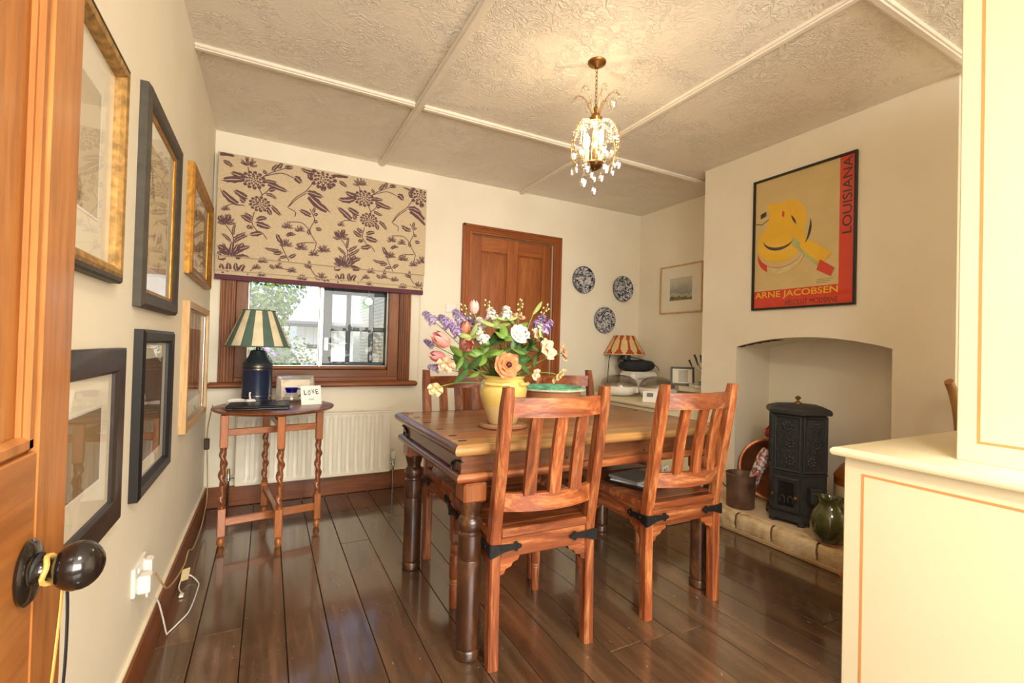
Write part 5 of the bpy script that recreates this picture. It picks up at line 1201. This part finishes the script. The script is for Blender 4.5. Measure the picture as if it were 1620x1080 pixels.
for y0, y1 in zip(ys, ys[1:]):
    def stn(b):
        def f(u, v):                                # rounded rough block: top lip then face
            y = y0+.006+(y1-y0-.012)*u; t = v
            if t < .45: x = .085-.075*(t/.45); z = HZ-.002-.006*(t/.45)**2
            else: s = (t-.45)/.55; x = .010-.012*math.sin(s*PI)*.6; z = HZ-.008-(HZ-.030)*s
            e = min(u, 1-u); x += .010*max(0, (.10-e)/.10)**2; rr = .004*math.sin(37*u+9*y0)*math.cos(21*v+5*y1)+.003*math.sin(60*u*v+y0*20)
            return (x+rr*(1 if t > .3 else 0), y, z+rr*.5)
        b.surf(f, 14, 10)
    part('stone', stone, he, stn, 60)
part('mortar_bed', plain('mortar', srgb(188, 160, 118), .9, bump=.5, scale=60), he, lambda b: b.box(-.006, .07, 0, 1.45, 0, .022, .004)); part('mortar_core', plain('mortar_joint', srgb(150, 116, 80), .9, bump=.5, scale=60), he, lambda b: b.box(.024, .071, .004, 1.446, .02, HZ-.014, .002))
# stove: hexagonal cast iron
sv = thing('cast_iron_stove', 'black hexagonal cast iron stove with embossed panels', 'stove', TR(2.852, 1.697, HZ+.0005) @ RZ(R(10)))
ci = M['cast_iron']
def hexp(b, prof, ph=PI/6):
    b.lathe([(r, z) for r, z in prof], 6, RZ(ph))
part('base', ci, sv, lambda b: hexp(b, [(0, .022), (.172, .022), (.174, .03), (.168, .062), (0, .062)]))
for k in range(6): a = PI/6+k*PI/3; part('foot', ci, sv, lambda b: b.box(-.022, .022, -.018, .018, 0, .024, .004, TR(.145*math.cos(a), .145*math.sin(a), 0) @ RZ(a)))
part('firebox', ci, sv, lambda b: hexp(b, [(0, .062), (.160, .062), (.160, .285), (.165, .290), (.165, .300), (0, .300)]))
part('body', ci, sv, lambda b: hexp(b, [(0, .30), (.156, .30), (.156, .632), (.150, .64), (0, .64)]))
part('lid', ci, sv, lambda b: hexp(b, [(0, .638), (.178, .638), (.184, .642), (.184, .660), (.172, .672), (.120, .688), (.04, .694), (0, .694)]))
def grooves(b):
    for k in range(36): a = 2*PI*k/36; b.box(.085, .140, -.0035, .0035, -.002, .006, .001, RZ(a) @ TR(0, 0, .690) @ RY(R(14)) @ TR(0, 0, .008))
part('lid_slots', M['black_plastic'], sv, grooves)
part('lid_knob', M['aged_brass'], sv, lambda b: b.lathe([(0, 0), (.022, 0), (.020, .006), (.008, .012), (.007, .022), (.016, .030), (.016, .036), (.006, .044), (0, .046)], 16, TR(0, 0, .694)), 40)
ap = .156*math.cos(PI/6)                        # apothem of the body
for k in range(6):
    a = k*PI/3+PI; FMx = RZ(a) @ basis((ap, 0, .466), (0, 1, 0), (0, 0, 1))
    P_ = part('panel', ci, sv, lambda b: rectframe(b, .146, .325, [(0, 0), (0, .006), (.006, .009), (.012, .006), (.014, 0)], FMx))
    def relief(b):
        rr = random.Random(k)
        for q in range(3):
            cx, cy = rr.uniform(-.02, .02), -.10+.10*q
            for j in range(7): aa = j*2*PI/7+q; b.ball((cx+.021*math.cos(aa), cy+.021*math.sin(aa), .0), .011, 6, 4, (1, 1, .6), FMx)
            b.ball((cx, cy, 0), .010, 6, 4, (1, 1, .8), FMx)
        for q in range(4):
            x0 = -.045+.03*q; b.tube([(x0, -.14, .001), (x0+rr.uniform(-.02, .02), -.02, .003), (x0+rr.uniform(-.03, .03), .14, .001)], .004, 5, FMx, flat=.6)
            for s in range(4): yy = -.12+.075*s; b.ball((x0+.012*(-1)**s, yy, .001), .014, 6, 4, (.45, 1, .35), FMx @ TR(0, 0, 0))
    part('relief', ci, P_, relief, 60)
apf = .160*math.cos(PI/6); FMd = RZ(PI) @ basis((apf, 0, .172), (0, 1, 0), (0, 0, 1))
dd = part('stove_door', ci, sv, lambda b: rectframe(b, .138, .196, [(0, 0), (0, .012), (.006, .016), (.024, .014), (.028, .004), (.028, 0)], FMd))
part('door_glass', M['soot_glass'], dd, lambda b: b.box(-.045, .045, -.074, .074, .001, .003, 0, FMd))
def emb(b):
    for x in (-.022, .022): b.tube([(x-.012, -.05, .004), (x-.012, -.02, .004), (x, -.008, .004), (x+.012, -.02, .004), (x+.012, -.05, .004)], .004, 5, FMd, flat=.5)
part('door_emblem', ci, dd, emb)
part('hinge_knob', M['aged_brass'], dd, lambda b: [b.tube([(-.062, -.006, .014), (-.062, -.006, .03)], .006, 8, FMd), b.ball((-.062, -.006, .036), .011, 10, 6, (1, 1, 1), FMd)]); part('door_latch', M['brass'], dd, lambda b: [b.tube([(.062, -.006, .014), (.062, -.006, .03)], .006, 8, FMd), b.ball((.062, -.006, .036), .011, 10, 6, (1, 1, 1), FMd)])
FMs = RZ(PI+PI/3) @ basis((apf, 0, .172), (0, 1, 0), (0, 0, 1))
part('air_box', ci, sv, lambda b: b.box(-.045, .030, -.035, .055, 0, .035, .004, FMs))
# copper bucket with wrapped papers, tray, ornament, jug, jar
cu = thing('copper_bucket', 'old copper bucket on the left of the hearth', 'bucket', TR(2.735, 1.985, HZ+.0005) @ RZ(R(-70)))
part('body', M['copper'], cu, lambda b: b.shell([(0, .004), (.080, .0), (.083, .004), (.084, .10), (.088, .20), (.091, .212), (.088, .213), (.084, .20), (.080, .10), (.078, .008), (0, .008)], 36), 40)
part('rim', M['copper'], cu, lambda b: b.tube([(.0895*math.cos(2*PI*k/36), .0895*math.sin(2*PI*k/36), .211) for k in range(37)], .004, 6, caps=False))
part('handle', M['iron'], cu, lambda b: b.tube([(.095*math.cos(t), .0, .20-.10*math.sin(t)*.0+.0) if False else (-.02+.095*math.sin(t)*.25-.08, .093*math.cos(t), .20-.09*math.sin(t)) for t in [PI*k/16 for k in range(17)]], .0035, 6), 60)
wp = thing('wrapped_paper', 'clear wrapped red and white paper roll sticking out of the copper bucket', 'paper', TR(2.765, 1.965, HZ+.012))
n = N('wrapped_print'); n.set(n.ramp(n.noise(n.vec(), 22, 3), [(.4, srgb(216, 212, 204)), (.5, srgb(190, 70, 50)), (.56, srgb(90, 86, 84)), (.62, srgb(220, 216, 208))]), .2, coat=.5)
part('roll', n.m, wp, lambda b: b.tube([(0, 0, 0), (.04, -.02, .15), (.09, -.05, .30), (.115, -.062, .36)], [.028, .034, .040, .030], 12), 50)
ct = thing('copper_tray', 'round copper tray leaning behind the black stove', 'tray', TR(3.03, 1.965, HZ+.001) @ RZ(R(-50)) @ RX(R(-14)))
TM = basis((0, 0, .208), (1, 0, 0), (0, 0, 1))
part('dish', M['copper_tray'], ct, lambda b: b.lathe([(0, 0), (.165, 0), (.185, .018), (.206, .020), (.208, .024), (.204, .026), (.184, .024), (.16, .007), (0, .006)], 44, TM), 40)
oc = thing('painted_ornament', 'red and yellow painted cockerel ornament peeping out behind the stove', 'ornament', TR(3.17, 2.03, HZ+.001) @ RZ(R(-50)))
part('pedestal', M['oakZ'], oc, lambda b: b.lathe([(0, 0), (.05, 0), (.045, .02), (.02, .04), (.018, .27), (.03, .30), (0, .30)], 18), 40)
part('body', plain('ornament_yellow', srgb(226, 186, 60), .35), oc, lambda b: b.ball((0, 0, .36), .055, 14, 8, (1.2, .6, 1.0)), 60)
part('head', plain('ornament_red', srgb(190, 48, 34), .35), oc, lambda b: [b.ball((-.045, 0, .43), .028, 12, 8, (1, .8, 1.1)), b.prism([(-.03, 0), (.03, 0), (.02, .03), (.006, .012), (-.006, .032), (-.016, .012)], -.004, .004, TR(-.045, 0, .455) @ RX(PI/2))], 50)
part('tail', plain('ornament_green', srgb(56, 84, 60), .35), oc, lambda b: b.prism([(0, 0), (.05, .02), (.07, .08), (.03, .06), (-.005, .04)], -.008, .008, TR(.045, 0, .37) @ RX(PI/2)))
gj = thing('green_jug', 'rounded olive green glazed jug at the hearth front', 'jug', TR(2.665, 1.405, HZ+.0005) @ RZ(R(-75)))
oliv = plain('olive_glaze', srgb(72, 74, 34), .12, coat=.7, var=.35, scale=10)
part('body', oliv, gj, lambda b: b.shell([(0, 0), (.055, 0), (.062, .008), (.088, .055), (.098, .10), (.092, .14), (.070, .178), (.055, .198), (.054, .212), (.066, .232), (.068, .236), (.062, .236), (.048, .212), (.05, .19), (.08, .14), (.085, .09), (.05, .012), (0, .010)], 40), 50)
part('foot_ring', plain('jug_foot', srgb(176, 112, 92), .6), gj, lambda b: b.lathe([(.052, -.0003), (.062, -.0002), (.064, .006), (.060, .010), (.052, .006)], 36))
part('handle', oliv, gj, lambda b: b.tube(spline([(.060, 0, .222), (.100, 0, .222), (.112, 0, .18), (.098, 0, .135), (.088, 0, .115)], 6), .010, 8), 60)
part('spout', oliv, gj, lambda b: b.surf(lambda u, v: (-.050-.034*v*(1-abs(2*u-1)), .030*(2*u-1)*(1-.3*v), .205+.034*v), 8, 4), 60)
for s in (-1, 1): part('thumb_fold', oliv, gj, lambda b: b.tube(spline([(-.02, s*.075, .15), (-.045, s*.085, .10), (-.04, s*.082, .06)], 5), [.004]*5+[.007]*4+[.003]*2, 6), 60)
sj = thing('stoneware_jar', 'cream and brown stoneware jar half hidden by the dresser', 'jar', TR(3.03, 1.445, HZ+.0005))
part('body', plain('cream_stoneware', srgb(222, 204, 162), .3, coat=.4, var=.06), sj, lambda b: b.lathe([(0, 0), (.118, 0), (.122, .006), (.122, .25), (0, .25)], 40), 40)
part('shoulder', plain('brown_stoneware', srgb(158, 88, 44), .25, coat=.5, var=.15), sj, lambda b: b.lathe([(.1225, .245), (.123, .285), (.126, .292), (.122, .300), (.095, .345), (.055, .385), (.048, .392), (.048, .42), (.055, .43), (0, .43)], 40), 40)

# ================================================================= chandelier
ch = thing('chandelier', 'small brass chandelier hung with crystal drops, lit', 'chandelier', TR(1.352, 1.786, 0))
part('canopy', M['aged_brass'], ch, lambda b: b.lathe([(0, 2.450), (.010, 2.445), (.014, 2.452), (.040, 2.464), (.044, 2.470), (.044, CH-.0005), (0, CH-.0005)], 28), 40)
def chain(b):
    for k in range(10):
        z = 2.435-.0195*k; q = [(.0055*math.cos(t), 0, .0125*math.sin(t)) for t in [2*PI*j/10 for j in range(11)]]; b.tube(q, .0016, 5, TR(0, 0, z) @ RZ(PI/2*(k % 2)), caps=False)
part('chain', M['aged_brass'], ch, chain)
part('centre_stem', M['aged_brass'], ch, lambda b: b.lathe([(0, 1.965), (.006, 1.965), (.006, 2.16), (.020, 2.175), (.034, 2.185), (.036, 2.20), (.024, 2.206), (.020, 2.222), (.012, 2.232), (.014, 2.25), (.005, 2.262), (0, 2.264)], 20), 40)
part('lower_bowl', M['aged_brass'], ch, lambda b: b.lathe([(0, 1.952), (.012, 1.955), (.040, 1.972), (.046, 1.985), (.042, 1.99), (0, 1.985)], 24), 40)
cry = M['crystal']; gilt2 = plain('warm_gilt', srgb(206, 164, 96), .3, .9)
for k in range(6):                              # crown sprays
    a = k*PI/3+.3; c_, s__ = math.cos(a), math.sin(a)
    P = spline([(.015*c_, .015*s__, 2.215), (.035*c_, .035*s__, 2.265), (.056*c_, .056*s__, 2.306), (.088*c_, .088*s__, 2.322), (.106*c_, .106*s__, 2.306)], 5)
    A = part('crown_spray', gilt2, ch, lambda b: b.tube(P, .0022, 6), 60)
    part('bead', cry, A, lambda b: [b.ball(p, .0065, 7, 5) for p in P[8::3]]+[b.ball((.107*c_, .107*s__, 2.294), .009, 8, 6, (1, 1, 1.5))])
for k in range(6):                              # basket arms with beads
    a = k*PI/3; c_, s__ = math.cos(a), math.sin(a)
    P = spline([(.030*c_, .030*s__, 2.195), (.078*c_, .078*s__, 2.178), (.120*c_, .120*s__, 2.100), (.116*c_, .116*s__, 2.030), (.080*c_, .080*s__, 1.992), (.038*c_, .038*s__, 1.984)], 6)
    A = part('basket_arm', gilt2, ch, lambda b: b.tube(P, .0030, 6), 60)
    part('bead', cry, A, lambda b: [b.ball(p+Vector((0, 0, -.008)), .0075, 7, 5) for p in P[2::2]])
def drop(b, x, y, z, s):
    b.tube([(x, y, z), (x, y, z-.012)], .0008, 4); b.lathe([(0, 0), (.010*s, -.014*s), (.013*s, -.026*s), (.007*s, -.044*s), (0, -.048*s)], 8, TR(x, y, z-.010))
for k in range(6):
    a = k*PI/3; x, y = .118*math.cos(a), .118*math.sin(a)
    part('crystal_drop', cry, ch, lambda b: drop(b, x, y, 2.045-.02*(k % 3), 1.0+.25*(k % 2))); a += PI/6
    part('crystal_drop', cry, ch, lambda b: drop(b, .085*math.cos(a), .085*math.sin(a), 1.995-.012*(k % 2), 1.0+.35*((k+1) % 3)))
    def swag(b):
        for j in range(9):
            t = j/8; aa = k*PI/3+PI/3*t; r_ = .096; b.ball((r_*math.cos(aa), r_*math.sin(aa), 2.150-.035*math.sin(PI*t)), .0065, 7, 5)
        for j in range(7): b.ball((0.106*math.cos(a), .106*math.sin(a), 2.135-.014*j), .006, 7, 5)
    part('bead_swag', cry, ch, swag)
for k in range(10):
    a = k*2*PI/10+.2; r_ = .055+.03*((k*7) % 3)/2
    def strg(b):
        for j in range(6+(k % 3)): b.ball((r_*math.cos(a), r_*math.sin(a), 2.168-.0135*j), .0065, 7, 5)
        drop(b, r_*math.cos(a), r_*math.sin(a), 2.168-.0135*(6+(k % 3)), .9+.3*(k % 2))
    part('bead_string', cry, ch, strg)
part('large_drop', cry, ch, lambda b: b.lathe([(0, -.03), (.012, -.022), (.017, 0), (.012, .022), (0, .034)], 8, TR(.055, -.06, 2.262)))
part('crystal_drop', cry, ch, lambda b: [drop(b, 0, 0, 1.952, 1.0), drop(b, 0, 0, 1.905, 1.3)])
def _b1(b): b.ball((-.095, -.05, 1.945), .016, 12, 8); b.lathe([(0, 0), (.008, -.01), (0, -.022)], 8, TR(-.095, -.05, 1.985))
part('crystal_ball', cry, ch, _b1)
bulb_m = N('lit_bulb').set(srgb(255, 236, 200), .3, emit=(srgb(255, 226, 170), 9.0))
for k in range(3):
    a = k*2*PI/3+.5; x, y = .040*math.cos(a), .040*math.sin(a)
    cdl = part('candle_tube', plain('ivory_tube', srgb(236, 220, 180), .4), ch, lambda b: b.lathe([(0, 1.985), (.012, 1.985), (.012, 2.055), (.009, 2.06), (0, 2.06)], 14, TR(x, y, 0)), 40)
    part('bulb', bulb_m, cdl, lambda b: b.lathe([(0, 2.06), (.010, 2.064), (.0165, 2.085), (.015, 2.105), (.006, 2.128), (0, 2.134)], 14, TR(x, y, 0)), 60)
    ld = bpy.data.lights.new('bulb_light', 'POINT'); ld.energy = 1.9; ld.color = (1, .78, .50); ld.shadow_soft_size = .018
    lo = bpy.data.objects.new('bulb_light', ld); col.objects.link(lo); lo.location = (1.352+x*1.0, 1.786+y, 2.150)

# ================================================================= outside the window
og = struct(smesh('ground', lambda b: b.box(-8, 12, YB+.14, 22, -.3, -.2), plain('pale_paving', srgb(196, 190, 176), .85)))
wb = plain('white_boarding', srgb(232, 230, 222), .7, var=.03)
shd = thing('white_shed', 'white boarded outbuilding seen through the left window pane', 'building', TR(.32, 6.6, -.2))
for k in range(7): part('board', wb, shd, lambda b: b.box(.10*k, .10*k+.096, -.02, 0, 0, 1.56, .004))
part('wall_core', wb, shd, lambda b: b.box(0, .70, 0, 2.2, 0, 1.56)); part('roof', plain('pale_roof', srgb(214, 212, 206), .7), shd, lambda b: b.add([(-.12, -.18, 1.55), (.80, -.18, 1.55), (.80, 1.3, 2.25), (.30, 1.3, 2.25), (-.12, -.18, 1.52), (.80, -.18, 1.52), (.80, 1.3, 2.22), (.30, 1.3, 2.22)], [(0, 1, 2, 3), (4, 7, 6, 5), (0, 4, 5, 1), (1, 5, 6, 2), (2, 6, 7, 3), (3, 7, 4, 0)]))
part('gutter', plain('grey_gutter', srgb(96, 96, 94), .5), shd, lambda b: b.tube([(-.12, -.20, 1.53), (.80, -.20, 1.53)], .035, 8)); part('hinge_strap', M['iron'], shd, lambda b: b.box(.12, .42, -.03, -.018, 1.22, 1.27, .004))
bb = thing('brick_house', 'pale brick house with blue door frame seen through the right pane', 'building', TR(1.50, 7.0, -.2))
n = N('pale_brick'); br_ = n.n('ShaderNodeTexBrick'); br_.inputs['Scale'].default_value = 9; br_.inputs['Color1'].default_value = srgb(196, 176, 140); br_.inputs['Color2'].default_value = srgb(180, 160, 124); br_.inputs['Mortar'].default_value = srgb(206, 198, 180)
n.l(n.vec((1, 1, 1), 0, (PI/2, 0, 0)), br_.inputs['Vector']); n.set(br_.outputs[0], .85)
part('wall', n.m, bb, lambda b: b.box(0, 2.4, 0, 2, 0, 2.4)); part('window_frame', wb, bb, lambda b: rectframe(b, .5, 1.1, [(0, 0), (0, .05), (.06, .05), (.06, 0)], basis((.42, -.002, 1.5), (1, 0, 0), (0, 0, 1)))); part('pane', M['soot_glass'], bb, lambda b: b.box(-.19, .19, -.5, .5, .0, .02, 0, basis((.42, -.002, 1.5), (1, 0, 0), (0, 0, 1))))
part('blue_panel', plain('blue_paint', srgb(120, 160, 200), .5), bb, lambda b: b.box(.02, .12, -.05, .0, 0, 1.9, .01)); part('roof', plain('slate_roof', srgb(150, 148, 146), .7), bb, lambda b: b.add([(-.25, -.3, 2.35), (2.6, -.3, 2.35), (2.6, 1.2, 3.1), (-.25, 1.2, 3.1), (-.25, -.3, 2.28), (2.6, -.3, 2.28), (2.6, 1.2, 3.03), (-.25, 1.2, 3.03)], [(0, 1, 2, 3), (4, 7, 6, 5), (0, 4, 5, 1), (1, 5, 6, 2), (2, 6, 7, 3), (3, 7, 4, 0)]))
tleaf = plain('tree_leaf', srgb(116, 140, 44), .5, var=.3, scale=4)
def tree(name, lab, loc, rad, n_, trunk_h, fl=None, cat='tree'):
    t = thing(name, lab, cat, TR(*loc)); r2 = random.Random(int(loc[0]*100))
    part('trunk', M['oakZ'], t, lambda b: b.tube([(0, 0, 0), (.02, .02, trunk_h*.6), (0, 0, trunk_h+rad*.5)], [.05, .04, .02], 8))
    def f(b):
        for k in range(n_):
            d = Vector((r2.gauss(0, 1), r2.gauss(0, 1), r2.gauss(0, 1))).normalized()*rad*r2.uniform(.45, 1); q = Vector((0, 0, trunk_h+rad*.6))+d; s = (.09 if rad > 1 else .05)*r2.uniform(.6, 1.2)
            b.add([(0, 0, 0), (s*.4, s*.5, 0), (0, s, .01), (-s*.4, s*.5, 0)], [(0, 1, 2, 3)], along(q, d+Vector((r2.uniform(-.6, .6), r2.uniform(-.6, .6), .6))) @ RZ(r2.uniform(0, 6)))
    stuff(part('foliage', tleaf, t, f, recalc=False))
    if fl:
        for k in range(10): part('bloom', lilac, t, lambda b: b.ball((r2.uniform(-rad, rad)*.8, -rad*.8, trunk_h+rad*.6+r2.uniform(-rad, rad)*.6), .03, 8, 5))
tree('garden_tree', 'sunlit yellow green tree beyond the shed', (-.35, 10.4, -.2), 1.2, 5200, 1.55); tree('garden_bush', 'low flowering bush outside the left pane', (.10, 5.4, -.2), .42, 1100, .75, True, 'bush')
# bell-shaped glass bauble hanging in the right pane
bb2 = thing('glass_bauble', 'green glass suncatcher hanging at the top of the right pane', 'ornament', TR(.665, YB+.028, 1.42))
part('disc', glassy('green_glass', (.55, .85, .55, 1), .9, .02, .08), bb2, lambda b: b.lathe([(0, -.004), (.03, -.004), (.034, 0), (.03, .004), (0, .004)], 20, basis((0, 0, 0), (1, 0, 0), (0, 0, 1)))); part('thread', M['white_plastic'], bb2, lambda b: b.tube([(0, 0, .03), (0, 0, .30)], .0008, 4))
